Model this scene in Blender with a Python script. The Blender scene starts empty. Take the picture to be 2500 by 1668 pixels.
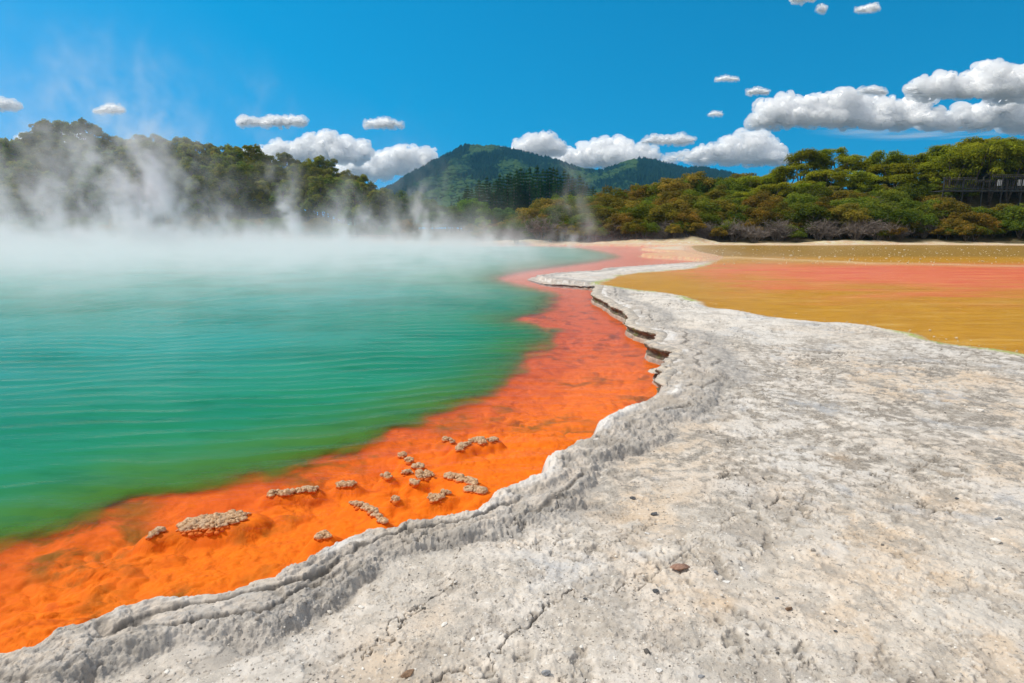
import bpy, math, random
import numpy as np
from mathutils import Vector, Matrix

random.seed(7)
rng = np.random.default_rng(11)
SC = bpy.context.scene
COL = SC.collection

# ------------------------------------------------------------------ camera
CAM_Z = 1.85
FPX = 1490.0            # focal length in pixels of the 2500 px wide photograph
HORIZON = 558.0
PITCH = math.atan((834 - HORIZON) / FPX)
cam_d = bpy.data.cameras.new('camera')
cam_d.sensor_width = 36.0
cam_d.lens = 36.0 * FPX / 2500.0
cam_d.clip_start = 0.05
cam_d.clip_end = 40000.0
cam = bpy.data.objects.new('camera', cam_d)
COL.objects.link(cam)
cam.location = (0, 0, CAM_Z)
cam.rotation_euler = (math.pi / 2 - PITCH, 0, 0)
SC.camera = cam

# ------------------------------------------------------------------ sky and sun
SUN_ELEV = math.radians(52)
SUN_AZ = math.radians(-82)           # from straight ahead (+Y), negative = to the left
sun_dir = Vector((math.sin(SUN_AZ) * math.cos(SUN_ELEV), math.cos(SUN_AZ) * math.cos(SUN_ELEV), math.sin(SUN_ELEV)))
world = bpy.data.worlds.new('World')
SC.world = world
world.use_nodes = True
wn = world.node_tree.nodes
wl = world.node_tree.links
wn.clear()
w_out = wn.new('ShaderNodeOutputWorld')
w_bg = wn.new('ShaderNodeBackground')
w_sky = wn.new('ShaderNodeTexSky')
w_sky.sky_type = 'NISHITA'
w_sky.sun_disc = False
w_sky.sun_elevation = SUN_ELEV
w_sky.sun_rotation = SUN_AZ
w_sky.altitude = 300
w_sky.air_density = 1.0
w_sky.dust_density = 0.25
w_sky.ozone_density = 3.0
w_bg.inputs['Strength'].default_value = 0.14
def wnode(t, **kw):
    n = wn.new('ShaderNode' + t)
    for k, v in kw.items(): setattr(n, k, v)
    return n
# the clear, deep blue part of the sky lies ahead; the pale part overhead and behind is added as neutral fill light
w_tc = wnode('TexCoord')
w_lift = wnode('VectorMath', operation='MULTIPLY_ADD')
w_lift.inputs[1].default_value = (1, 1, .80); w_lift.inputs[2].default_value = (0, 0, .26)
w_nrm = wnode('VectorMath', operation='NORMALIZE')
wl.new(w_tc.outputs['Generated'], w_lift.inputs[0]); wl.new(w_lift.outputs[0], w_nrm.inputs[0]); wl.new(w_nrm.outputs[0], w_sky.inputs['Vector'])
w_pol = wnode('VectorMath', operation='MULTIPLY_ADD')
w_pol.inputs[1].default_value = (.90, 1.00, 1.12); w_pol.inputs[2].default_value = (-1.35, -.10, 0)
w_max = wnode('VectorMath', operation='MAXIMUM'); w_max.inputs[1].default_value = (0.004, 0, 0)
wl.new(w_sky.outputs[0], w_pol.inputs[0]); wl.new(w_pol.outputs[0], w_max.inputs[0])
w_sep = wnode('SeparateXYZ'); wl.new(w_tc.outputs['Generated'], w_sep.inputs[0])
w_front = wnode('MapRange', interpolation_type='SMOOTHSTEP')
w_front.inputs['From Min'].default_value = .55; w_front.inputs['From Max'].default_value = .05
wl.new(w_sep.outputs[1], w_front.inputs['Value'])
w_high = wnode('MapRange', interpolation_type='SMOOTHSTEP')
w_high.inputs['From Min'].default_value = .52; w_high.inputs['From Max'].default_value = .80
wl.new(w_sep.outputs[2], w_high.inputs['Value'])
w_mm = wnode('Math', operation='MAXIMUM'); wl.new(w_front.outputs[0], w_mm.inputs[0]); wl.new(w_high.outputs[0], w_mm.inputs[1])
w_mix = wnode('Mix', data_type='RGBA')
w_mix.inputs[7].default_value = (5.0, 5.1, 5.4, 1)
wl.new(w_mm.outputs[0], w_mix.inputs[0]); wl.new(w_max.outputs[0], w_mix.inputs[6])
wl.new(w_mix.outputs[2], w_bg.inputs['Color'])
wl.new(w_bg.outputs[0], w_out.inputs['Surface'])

sun_d = bpy.data.lights.new('sun', 'SUN')
sun_d.energy = 3.9
sun_d.angle = math.radians(0.5)
sun_d.color = (1.0, 0.94, 0.83)
sun = bpy.data.objects.new('sun', sun_d)
COL.objects.link(sun)
sun.rotation_euler = sun_dir.to_track_quat('Z', 'Y').to_euler()

SC.view_settings.view_transform = 'Standard'
SC.view_settings.look = 'None'
SC.view_settings.exposure = 0.0
SC.view_settings.gamma = 1.0
SC.render.engine = 'CYCLES'
cy = SC.cycles
cy.use_denoising = True
cy.use_adaptive_sampling = True
cy.adaptive_threshold = .02
cy.max_bounces = 8
cy.diffuse_bounces = 3
cy.glossy_bounces = 3
cy.transmission_bounces = 4
cy.transparent_max_bounces = 12
cy.volume_bounces = 4
cy.volume_step_rate = 1.0
cy.volume_max_steps = 256
cy.sample_clamp_indirect = 6.0

# ------------------------------------------------------------------ projection helpers
CP, SP = math.cos(PITCH), math.sin(PITCH)

def ray(px, py):
    """direction in the world of a pixel of the 2500x1668 photograph"""
    a = (px - 1250.0) / FPX
    b = (834.0 - py) / FPX
    return Vector((a, CP + b * SP, -SP + b * CP))

def on_plane(px, py, z=0.0):
    d = ray(px, py)
    t = (z - CAM_Z) / d.z
    return Vector((d.x * t, d.y * t, z))

def at_dist(px, py, dist):
    d = ray(px, py)
    t = dist / d.y
    return Vector((d.x * t, d.y * t, CAM_Z + d.z * t))

def D(x):       # coordinates read off a 2350 px wide copy
    return x * 2500.0 / 2350.0

# ------------------------------------------------------------------ object helpers
def tag(o, label=None, cat=None, group=None, kind=None):
    if label: o['label'] = label
    if cat: o['category'] = cat
    if group: o['group'] = group
    if kind: o['kind'] = kind
    return o

def link(o, parent=None):
    COL.objects.link(o)
    if parent is not None:
        o.parent = parent
    return o

def empty(name, loc=(0, 0, 0), rz=0.0):
    o = bpy.data.objects.new(name, None)
    o.empty_display_size = 0.2
    COL.objects.link(o)
    o.location = loc
    o.rotation_euler = (0, 0, rz)
    return o

def mesh_np(name, verts, faces, smooth=True, attrs=None, face_attrs=None):
    """verts (n,3), faces (m,k) with k the same for all faces"""
    verts = np.ascontiguousarray(verts, np.float32)
    faces = np.ascontiguousarray(faces, np.int32)
    me = bpy.data.meshes.new(name)
    me.vertices.add(len(verts))
    me.vertices.foreach_set('co', verts.ravel())
    m, k = faces.shape
    me.loops.add(m * k)
    me.loops.foreach_set('vertex_index', faces.ravel())
    me.polygons.add(m)
    me.polygons.foreach_set('loop_start', np.arange(0, m * k, k, dtype=np.int32))
    me.polygons.foreach_set('loop_total', np.full(m, k, np.int32))
    me.polygons.foreach_set('use_smooth', np.full(m, smooth, bool))
    for an, av in (attrs or {}).items():
        a = me.attributes.new(an, 'FLOAT', 'POINT')
        a.data.foreach_set('value', np.ascontiguousarray(av, np.float32).ravel())
    for an, av in (face_attrs or {}).items():
        a = me.attributes.new(an, 'FLOAT', 'FACE')
        a.data.foreach_set('value', np.ascontiguousarray(av, np.float32).ravel())
    me.update(calc_edges=True)
    me.validate()
    return me

def obj_from(name, me, mat, parent=None):
    if mat is not None:
        me.materials.clear()
        me.materials.append(mat)
    o = bpy.data.objects.new(name, me)
    return link(o, parent)

class Parts:
    """collects triangles/quads of mixed primitives into one mesh"""
    def __init__(self):
        self.v = []; self.f = []
    def add(self, verts, faces):
        b = len(self.v)
        self.v.extend([tuple(p) for p in verts])
        self.f.extend([tuple(i + b for i in f) for f in faces])
    def box(self, c, s, rz=0.0):
        cx, cy_, cz = c; sx, sy, sz = s[0] / 2, s[1] / 2, s[2] / 2
        co, si = math.cos(rz), math.sin(rz)
        vs = []
        for z in (-sz, sz):
            for x, y in ((-sx, -sy), (sx, -sy), (sx, sy), (-sx, sy)):
                vs.append((cx + x * co - y * si, cy_ + x * si + y * co, cz + z))
        self.add(vs, [(3, 2, 1, 0), (4, 5, 6, 7), (0, 1, 5, 4), (1, 2, 6, 5), (2, 3, 7, 6), (3, 0, 4, 7)])
    def bar(self, a, b, w, h):
        """a beam of width w and height h between two points"""
        a = Vector(a); b = Vector(b); d = (b - a).normalized()
        up = Vector((0, 0, 1)) if abs(d.z) < 0.95 else Vector((1, 0, 0))
        s = d.cross(up).normalized(); u = s.cross(d).normalized()
        vs = []
        for p in (a, b):
            for i, j in ((-1, -1), (1, -1), (1, 1), (-1, 1)):
                vs.append(p + s * (i * w / 2) + u * (j * h / 2))
        self.add(vs, [(0, 1, 2, 3), (7, 6, 5, 4), (1, 0, 4, 5), (2, 1, 5, 6), (3, 2, 6, 7), (0, 3, 7, 4)])
    def tube(self, pts, radii, n=6):
        rings = []
        pts = [Vector(p) for p in pts]
        for i, p in enumerate(pts):
            d = (pts[min(i + 1, len(pts) - 1)] - pts[max(i - 1, 0)]).normalized()
            ref = Vector((0, 0, 1)) if abs(d.z) < 0.9 else Vector((1, 0, 0))
            s = d.cross(ref).normalized(); u = s.cross(d).normalized()
            rings.append([p + (s * math.cos(2 * math.pi * k / n) + u * math.sin(2 * math.pi * k / n)) * radii[i] for k in range(n)])
        b = len(self.v)
        for r in rings:
            self.v.extend([tuple(q) for q in r])
        for i in range(len(rings) - 1):
            for k in range(n):
                self.f.append((b + i * n + k, b + i * n + (k + 1) % n, b + (i + 1) * n + (k + 1) % n, b + (i + 1) * n + k))
        self.f.append(tuple(b + k for k in reversed(range(n))))
        self.f.append(tuple(b + (len(rings) - 1) * n + k for k in range(n)))
    def mesh(self, name, smooth=False):
        me = bpy.data.meshes.new(name)
        me.from_pydata(self.v, [], self.f)
        if smooth:
            me.polygons.foreach_set('use_smooth', [True] * len(me.polygons))
        me.update()
        return me
    def build(self, name, mat, parent=None, smooth=False):
        return obj_from(name, self.mesh(name, smooth), mat, parent)

# ------------------------------------------------------------------ noise (numpy)
_perm = np.random.default_rng(3).permutation(256).astype(np.int32)
_perm = np.concatenate([_perm, _perm, _perm])
_ga = np.random.default_rng(5).uniform(0, 2 * np.pi, 256)
_gx, _gy = np.cos(_ga).astype(np.float32), np.sin(_ga).astype(np.float32)
_g3 = np.random.default_rng(6).normal(size=(256, 3)).astype(np.float32)
_g3 /= np.linalg.norm(_g3, axis=1, keepdims=True)

def perlin(x, y, seed=0):
    x = np.asarray(x, np.float32) + seed * 17.31; y = np.asarray(y, np.float32) - seed * 9.77
    xi = np.floor(x); yi = np.floor(y)
    fx = x - xi; fy = y - yi
    xi = xi.astype(np.int32) & 255; yi = yi.astype(np.int32) & 255
    u = fx * fx * fx * (fx * (fx * 6 - 15) + 10); v = fy * fy * fy * (fy * (fy * 6 - 15) + 10)
    def g(ix, iy, dx, dy):
        h = _perm[_perm[ix & 255] + (iy & 255)]
        return _gx[h] * dx + _gy[h] * dy
    n00 = g(xi, yi, fx, fy); n10 = g(xi + 1, yi, fx - 1, fy)
    n01 = g(xi, yi + 1, fx, fy - 1); n11 = g(xi + 1, yi + 1, fx - 1, fy - 1)
    a = n00 + u * (n10 - n00); b = n01 + u * (n11 - n01)
    return (a + v * (b - a)) * 1.5

def fbm(x, y, oct=4, seed=0, gain=0.5, lac=2.03):
    s = np.zeros(np.broadcast(x, y).shape, np.float32); a = 1.0; f = 1.0; t = 0
    for i in range(oct):
        s += a * perlin(x * f, y * f, seed + i); t += a
        a *= gain; f *= lac
    return s / t

def perlin3(p, seed=0):
    p = np.asarray(p, np.float32) + np.array([seed * 13.7, seed * 7.1, seed * 3.3], np.float32)
    i = np.floor(p); f = p - i
    i = i.astype(np.int32) & 255
    w = f * f * f * (f * (f * 6 - 15) + 10)
    out = np.zeros(len(p), np.float32)
    for dx in (0, 1):
        for dy in (0, 1):
            for dz in (0, 1):
                h = _perm[_perm[_perm[(i[:, 0] + dx) & 255] + ((i[:, 1] + dy) & 255)] + ((i[:, 2] + dz) & 255)]
                g = _g3[h]
                d = g[:, 0] * (f[:, 0] - dx) + g[:, 1] * (f[:, 1] - dy) + g[:, 2] * (f[:, 2] - dz)
                wx = w[:, 0] if dx else 1 - w[:, 0]
                wy = w[:, 1] if dy else 1 - w[:, 1]
                wz = w[:, 2] if dz else 1 - w[:, 2]
                out += d * wx * wy * wz
    return out * 1.5

def fbm3(p, oct=4, seed=0, gain=0.5):
    s = np.zeros(len(p), np.float32); a = 1.0; f = 1.0; t = 0
    for i in range(oct):
        s += a * perlin3(p * f, seed + i); t += a
        a *= gain; f *= 2.03
    return s / t

def sstep(a, b, x):
    t = np.clip((x - a) / (b - a), 0, 1)
    return t * t * (3 - 2 * t)

def catmull(pts, n=4, closed=True):
    P = np.array(pts, float); m = len(P); out = []
    for i in range(m):
        p0, p1, p2, p3 = P[(i - 1) % m], P[i], P[(i + 1) % m], P[(i + 2) % m]
        l0, l1, l2 = np.linalg.norm(p1 - p0), np.linalg.norm(p2 - p1), np.linalg.norm(p3 - p2)
        m1 = (p2 - p0) / (np.linalg.norm(p2 - p0) + 1e-9) * min(l0, l1)
        m2 = (p3 - p1) / (np.linalg.norm(p3 - p1) + 1e-9) * min(l1, l2)
        for k in range(n):
            t = k / n; t2 = t * t; t3 = t2 * t
            out.append((2 * t3 - 3 * t2 + 1) * p1 + (t3 - 2 * t2 + t) * m1 + (-2 * t3 + 3 * t2) * p2 + (t3 - t2) * m2)
    return np.array(out)

def sdf(X, Y, poly):
    """signed distance to a closed polygon (positive inside) and position along it"""
    X = np.asarray(X, np.float32).ravel(); Y = np.asarray(Y, np.float32).ravel()
    best = np.full(len(X), 1e18, np.float32); arc = np.zeros(len(X), np.float32)
    ins = np.zeros(len(X), bool)
    P = np.asarray(poly, np.float32); Q = np.roll(P, -1, axis=0)
    s0 = 0.0
    for (ax, ay), (bx, by) in zip(P, Q):
        ex, ey = bx - ax, by - ay
        L2 = ex * ex + ey * ey
        L = math.sqrt(L2)
        if L2 > 1e-12:
            t = np.clip(((X - ax) * ex + (Y - ay) * ey) / L2, 0, 1)
            dx = X - (ax + t * ex); dy = Y - (ay + t * ey)
            d2 = dx * dx + dy * dy
            m = d2 < best
            best[m] = d2[m]; arc[m] = s0 + t[m] * L
            if ey != 0:
                c = ((ay > Y) != (by > Y))
                xi = ax + (Y - ay) * (ex / ey)
                ins ^= c & (X < xi)
        s0 += L
    d = np.sqrt(best)
    return np.where(ins, d, -d), arc

# ------------------------------------------------------------------ node helper
class Mat:
    def __init__(self, name):
        self.m = bpy.data.materials.new(name)
        self.m.use_nodes = True
        self.t = self.m.node_tree
        self.t.nodes.clear()
        self.out = self.t.nodes.new('ShaderNodeOutputMaterial')
    def n(self, typ, ins=None, **props):
        nd = self.t.nodes.new('ShaderNode' + typ)
        for k, v in props.items():
            setattr(nd, k, v)
        for k, v in (ins or {}).items():
            self.set(nd, k, v)
        return nd
    def set(self, nd, k, v):
        s = nd.inputs[k]
        if isinstance(v, bpy.types.NodeSocket):
            self.t.links.new(v, s)
        elif isinstance(v, bpy.types.Node):
            self.t.links.new(v.outputs[0], s)
        else:
            if isinstance(v, (tuple, list)) and len(v) == 3 and s.type == 'RGBA':
                v = (*v, 1)
            s.default_value = v
    def pos(self):
        return self.n('NewGeometry').outputs['Position']
    def attr(self, name):
        return self.n('Attribute', attribute_name=name).outputs['Fac']
    def noise(self, scale, detail=4, rough=0.55, vec=None, dist=0.0, out='Fac'):
        nd = self.n('TexNoise', {'Scale': scale, 'Detail': detail, 'Roughness': rough, 'Distortion': dist})
        if vec is not None: self.set(nd, 'Vector', vec)
        return nd.outputs[out]
    def ramp(self, fac, a, b, lo=0.0, hi=1.0, smooth=True):
        nd = self.n('MapRange', {'Value': fac, 'From Min': a, 'From Max': b, 'To Min': lo, 'To Max': hi})
        if smooth: nd.interpolation_type = 'SMOOTHSTEP'
        return nd.outputs[0]
    def math(self, op, a, b=0.0, c=None):
        nd = self.n('Math', operation=op)
        self.set(nd, 0, a); self.set(nd, 1, b)
        if c is not None: self.set(nd, 2, c)
        return nd.outputs[0]
    def mix(self, fac, a, b, blend='MIX'):
        nd = self.n('Mix', data_type='RGBA', blend_type=blend)
        self.set(nd, 0, fac)
        self.set(nd, 6, a); self.set(nd, 7, b)
        return nd.outputs[2]
    def vmath(self, op, a, b=(0, 0, 0)):
        nd = self.n('VectorMath', operation=op)
        self.set(nd, 0, a); self.set(nd, 1, b)
        return nd.outputs[0]
    def bump(self, h, strength=0.5, dist=0.02, normal=None):
        nd = self.n('Bump', {'Height': h, 'Strength': strength, 'Distance': dist})
        if normal is not None: self.set(nd, 'Normal', normal)
        return nd.outputs[0]
    def principled(self, color, rough=0.8, normal=None, **kw):
        nd = self.n('BsdfPrincipled', {'Base Color': color, 'Roughness': rough})
        if normal is not None: self.set(nd, 'Normal', normal)
        for k, v in kw.items():
            self.set(nd, k.replace('_', ' '), v)
        return nd
    def surface(self, sh):
        self.t.links.new(sh.outputs[0], self.out.inputs['Surface'])
        return self.m
    def volume(self, sh):
        self.t.links.new(sh.outputs[0], self.out.inputs['Volume'])
        return self.m

# ================================================================== OUTLINES (from the photograph, laid on the ground)
POOL_Z, POND_Z = 0.0, 0.15
FAR_L, FAR_R = 72.0, 66.0

edge = []        # rock edge of the pool, from beyond the lower left corner to the tip of the spit
for x, y, z in [(-330, 1740, .19), (-150, 1585, .19)]:
    edge.append(on_plane(x, y, z))
for x, y in [(0, 1497), (60, 1478), (130, 1445), (200, 1418), (270, 1400), (350, 1375), (430, 1352), (520, 1337), (590, 1328), (632, 1312),
             (680, 1292), (720, 1262), (770, 1232), (830, 1210), (880, 1198), (930, 1188), (1000, 1176), (1060, 1160), (1110, 1140), (1160, 1122),
             (1205, 1102), (1220, 1080), (1245, 1052), (1290, 1030), (1335, 1000), (1352, 985), (1362, 962), (1420, 930), (1465, 916), (1500, 900)]:
    edge.append(on_plane(D(x), D(y), .17))
for x, y, z in [(1604, 956, .06), (1622, 950, 0), (1632, 942, 0), (1620, 936, 0), (1604, 928, 0), (1601, 915, .03), (1608, 904, .12), (1630, 896, .08), (1650, 889, 0), (1634, 884, 0),
                (1600, 876, 0), (1582, 866, 0), (1583, 858, .03), (1600, 846, .1), (1606, 838, 0), (1570, 828, 0), (1536, 814, 0), (1530, 806, 0), (1540, 786, .1), (1524, 780, 0),
                (1500, 767, 0), (1474, 748, 0), (1452, 738, 0), (1450, 728, .02), (1458, 707, 0), (1430, 703, 0), (1388, 699, 0), (1333, 694, 0), (1291, 681, 0)]:
    edge.append(on_plane(x, y, z))
for x, y in [(1300, 677), (1345, 671), (1399, 667), (1450, 664), (1466, 659), (1520, 655), (1590, 650), (1660, 645)]:
    edge.append(on_plane(x, y, 0.03))
edge += [on_plane(1712, 640, .05), on_plane(1690, 633, .05), on_plane(1580, 627, 0.03), on_plane(1560, 622, 0.03), on_plane(1640, 617, 0.03), on_plane(1560, 609, 0)]
XF = lambda px, d: (px - 1250) / FPX * d
far_shore = [(XF(1640, 64), 63.0), (XF(1520, 67), 66.5), (XF(1300, 70), 69.5), (XF(1150, 70), 69.0), (XF(900, 72), 71.5), (XF(600, 73), 73.0), (XF(300, 72), 73.0), (XF(0, 72), 72.0), (XF(-300, 70), 70.0), (-82, 55), (-80, 30), (-50, 8), (-22, -4), (-8, -3)]
POOL = np.array([(p[0], p[1]) for p in edge] + far_shore)
POOL = catmull(POOL, 4)

deep = []
for x, y in [(-300, 1420), (-120, 1318), (0, 1270), (100, 1235), (200, 1205), (262, 1187), (290, 1162), (340, 1148), (440, 1140), (500, 1118), (560, 1105), (620, 1109), (660, 1090),
             (700, 1075), (760, 1050), (840, 1022), (900, 1000), (980, 980), (1040, 945), (1120, 915), (1180, 878), (1212, 835), (1240, 810), (1268, 782), (1282, 765),
             (1262, 752), (1215, 742), (1190, 735), (1215, 728), (1258, 718), (1272, 706), (1276, 690), (1290, 677), (1240, 664), (1185, 651), (1150, 641), (1165, 632), (1215, 622), (1300, 611), (1380, 600), (1430, 590), (1400, 580)]:
    deep.append(on_plane(D(x), D(y), -0.03))
deep = [(p[0], p[1]) for p in deep] + [(XF(1380, 66), 64), (XF(1150, 67), 66), (XF(900, 69), 69.0), (XF(600, 70), 70.5), (XF(0, 70), 69.5), (XF(-300, 67), 67), (-78, 54), (-76, 30), (-48, 10), (-20, -2), (-9, -1)]
DEEP = catmull(np.array(deep), 3)

pond = [(1465, 693), (1554, 706), (1620, 714), (1687, 730), (1731, 749), (1808, 760), (1886, 774), (1974, 782), (2085, 789), (2162, 804), (2240, 818), (2328, 840), (2417, 850), (2500, 866), (2640, 888), (2900, 900), (3500, 860)]
pond = [on_plane(x, y, POND_Z) for x, y in pond]
pond = [(p[0], p[1]) for p in pond]
pond += [(120, 30), (120, 64), (XF(2500, 64), 63.5), (XF(2200, 65), 65.5), (XF(1950, 64), 63.5), (XF(1800, 65), 64.5), (XF(1680, 64), 63)]
for x, y in [(1700, 612), (1760, 625), (1745, 638), (1700, 653), (1620, 661), (1554, 666), (1515, 672), (1485, 683)]:
    p = on_plane(x, y, POND_Z); pond.append((p[0], p[1]))
POND = catmull(np.array(pond), 3)

bar_pts = [on_plane(x, y, POND_Z) for x, y in [(1650, 634), (1800, 628), (1960, 634), (2120, 641), (2300, 643), (2500, 648), (2800, 652)]]
BAR = np.array([(p[0], p[1]) for p in bar_pts])

# knobbly lumps standing in the shallows: label, line (photograph pixels), half depth, density, seed
ZX = lambda x, y: (x / 1.8077, 1000 + y / 1.8077)
LUMPS = [
    ('largest knobbly tan mound, a long oval at the left of the orange shallows', [ZX(805, 505), ZX(880, 490), ZX(960, 485), ZX(1075, 468)], .105, .8, 1),
    ('small lump just left of the largest mound in the orange shallows', [ZX(665, 545), ZX(708, 530)], .045, .8, 2),
    ('left short bar in the row of three knobbly bars in the shallows', [ZX(1188, 366), ZX(1225, 360)], .022, 1, 3),
    ('middle bar in the row of three knobbly bars in the shallows', [ZX(1235, 364), ZX(1297, 358)], .020, 1, 4),
    ('right long bar in the row of three knobbly bars in the shallows', [ZX(1312, 352), ZX(1400, 345)], .022, 1, 5),
    ('short flat knobbly bar alone between the bar row and the round lumps', [ZX(1495, 328), ZX(1562, 322)], .024, 1, 6),
    ('thin curved chain of nodules running up to the rock edge', [ZX(1552, 405), ZX(1612, 422), ZX(1655, 447), ZX(1680, 478), ZX(1702, 493)], .014, 1, 7),
    ('dark wet lump close to the pale rim at the bottom of the shallows', [ZX(1406, 550), ZX(1452, 548)], .026, .9, 8),
    ('topmost of the string of small round lumps beside the green water', [ZX(1760, 195), ZX(1781, 197)], .018, 1, 9),
    ('small round lump second from the top of the string', [ZX(1789, 217), ZX(1814, 219)], .018, 1, 10),
    ('wider lump third from the top of the string', [ZX(1822, 244), ZX(1862, 246)], .022, 1, 11),
    ('small lump left of the domed lump', [ZX(1779, 270), ZX(1808, 272)], .018, 1, 12),
    ('tiny lump farthest left of the string of round lumps', [ZX(1697, 288), ZX(1718, 287)], .012, 1, 13),
    ('domed lump, the largest round one of the string', [ZX(1846, 285), ZX(1903, 280)], .050, 1, 14),
    ('tiny lump right below the domed lump', [ZX(1817, 314), ZX(1841, 315)], .016, 1, 15),
    ('long thick sausage of nodules nearest the right of the shallows', [ZX(1966, 285), ZX(2010, 290), ZX(2060, 305), ZX(2103, 317)], .034, 1, 16),
    ('short thick lump touching the lower end of the long sausage', [ZX(2062, 340), ZX(2100, 347), ZX(2140, 356)], .034, 1, 17),
    ('pitted lump below the long sausage', [ZX(1898, 388), ZX(1925, 382), ZX(1955, 376)], .034, .9, 18),
    ('tiny lump at the upper right of the pitted lump', [ZX(1948, 363), ZX(1971, 360)], .014, 1, 19),
    ('lone tiny lump left of the pitted lump', [ZX(1732, 388), ZX(1754, 387)], .015, 1, 20),
    ('small lump at the left of the upper group by the green water', [ZX(1958, 125), ZX(1982, 126)], .022, 1, 21),
    ('pin-sized lump under the small lump of the upper group', [ZX(1989, 138), ZX(2001, 138)], .010, 1, 22),
    ('lower lump on the slant of the upper group', [ZX(2018, 168), ZX(2045, 160)], .035, 1, 23),
    ('upper lump on the slant of the upper group', [ZX(2036, 150), ZX(2068, 147)], .030, 1, 24),
    ('longest bar of the upper group by the green water', [ZX(2073, 135), ZX(2137, 124)], .034, 1, 25),
    ('small bar under the longest bar of the upper group', [ZX(2114, 141), ZX(2142, 138)], .020, 1, 26),
    ('small bar at the far right of the upper group', [ZX(2155, 132), ZX(2194, 128)], .022, 1, 27),
]

# silhouettes of the woods on the far side: photograph pixel -> top of the trees
SIL_L = [(-400, 360), (-150, 350), (0, 350), (75, 375), (110, 345), (175, 318), (205, 312), (255, 318), (320, 345), (400, 345), (490, 352), (595, 368), (680, 392), (765, 400), (830, 416), (890, 440), (930, 458), (960, 490), (1000, 510), (1080, 535)]
SIL_R = [(1150, 552), (1200, 545), (1275, 520), (1340, 478), (1400, 476), (1490, 466), (1600, 446), (1660, 432), (1766, 426), (1830, 430), (1880, 418), (1920, 392), (1968, 368), (2000, 366), (2045, 392), (2115, 398), (2130, 374), (2190, 374), (2245, 392), (2280, 366), (2340, 346), (2415, 354), (2500, 340), (2700, 330), (3000, 330)]

def sil_z(tab, px, dist):
    py = np.interp(px, [t[0] for t in tab], [t[1] for t in tab])
    return CAM_Z + (HORIZON - py) / FPX * dist

def px_of(X, Y):
    """photograph column of a far point near eye level"""
    return 1250 + FPX * X / np.maximum(Y, 1e-3) * 1.0

CREST = 104.0
def bank_height(X, Y):
    """height of the land beyond the far shore"""
    X = np.asarray(X, np.float32); Y = np.asarray(Y, np.float32)
    px = px_of(X, np.maximum(Y, 5.0))
    R = np.hypot(X, Y) / np.hypot((px - 1250) / FPX, 1.0)      # forward distance
    wl_ = 1 - sstep(940, 1150, px)
    zl = np.maximum(sil_z(SIL_L, px, CREST) - 8.5, 1.2)
    zr = np.maximum(sil_z(SIL_R, px, CREST - 8) - 4.6, 1.0)
    zc = wl_ * zl + (1 - wl_) * zr
    r0 = 72 * wl_ + 66.5 * (1 - wl_)
    base = 0.26 + 0.16 * fbm(X * .15, Y * .15, 3, 40)
    t = sstep(0, 1, (R - r0 - 1.0) / (CREST - r0 - 1.0))
    z = base * sstep(-1.0, 1.5, R - r0) + (zc - base) * t
    back = sstep(CREST + 6, 190, R)
    z = z * (1 - back) + back * np.minimum(z, 4.0)
    # bare pale mound by the shore and the low banks beside it
    def mound(cpx, d, w, dep, h):
        cx = XF(cpx, d)
        return h * np.exp(-((X - cx) / w) ** 2 - ((Y - d) / dep) ** 2)
    z = z + mound(1600, 69.5, 4.2, 2.0, .38) + mound(1690, 69.5, 1.8, 1.6, 0.42) + mound(2030, 68.0, 3.6, 1.2, 0.22) + mound(1300, 71.5, 3, 1.2, 0.25)
    return z + 0.25 * fbm(X * .3, Y * .3, 4, 41) * sstep(0, 3, R - r0)

# ================================================================== GROUND (one sheet to the horizon)
def ground_grid():
    th_f = np.radians(np.linspace(-44.5, 44.5, 1080))
    th_c = np.radians(np.linspace(44.5, 315.5, 70))[1:-1]
    th = np.concatenate([th_f, th_c])
    rs = [0.02, 0.3, 0.7, 1.1, 1.5]
    r = 1.9
    while r < 110:
        rs.append(r)
        r += min(max(0.72 * r * r / (1.65 * 610), 0.005), 0.33 if r < 80 else 0.8)
    while r < 9000:
        rs.append(r); r *= 1.12
    return th, np.array(rs)

th, rs = ground_grid()
NT, NR = len(th), len(rs)
TH, RR = np.meshgrid(th, rs)
X = (RR * np.sin(TH)).astype(np.float32).ravel()
Y = (RR * np.cos(TH)).astype(np.float32).ravel()
near = RR.ravel() < 112
XN, YN = X[near], Y[near]
# slightly ragged outlines
wob = lambda s, a, sd: a * fbm(XN * s, YN * s, 3, sd)
dist_n = np.hypot(XN, YN)
calm = 1 - sstep(4.6, 6.0, dist_n) * sstep(-.4, .4, XN)
d_pool, arc = sdf(XN + wob(1.6, .10, 1) * calm, YN + wob(1.6, .10, 5) * calm, POOL)
d_pool = d_pool + wob(6, .03, 9) * calm
d_deep, _ = sdf(XN + wob(1.2, .22, 12), YN + wob(1.2, .22, 15), DEEP)
d_deep = d_deep + wob(2.6, .20, 19) + wob(8, .05, 17)
d_pond, _ = sdf(XN + wob(.8, .25, 22), YN + wob(.8, .25, 25), POND)
d_pond = d_pond + wob(5.0, .06, 29)
dr = -d_pool                                   # positive on the rock

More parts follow.
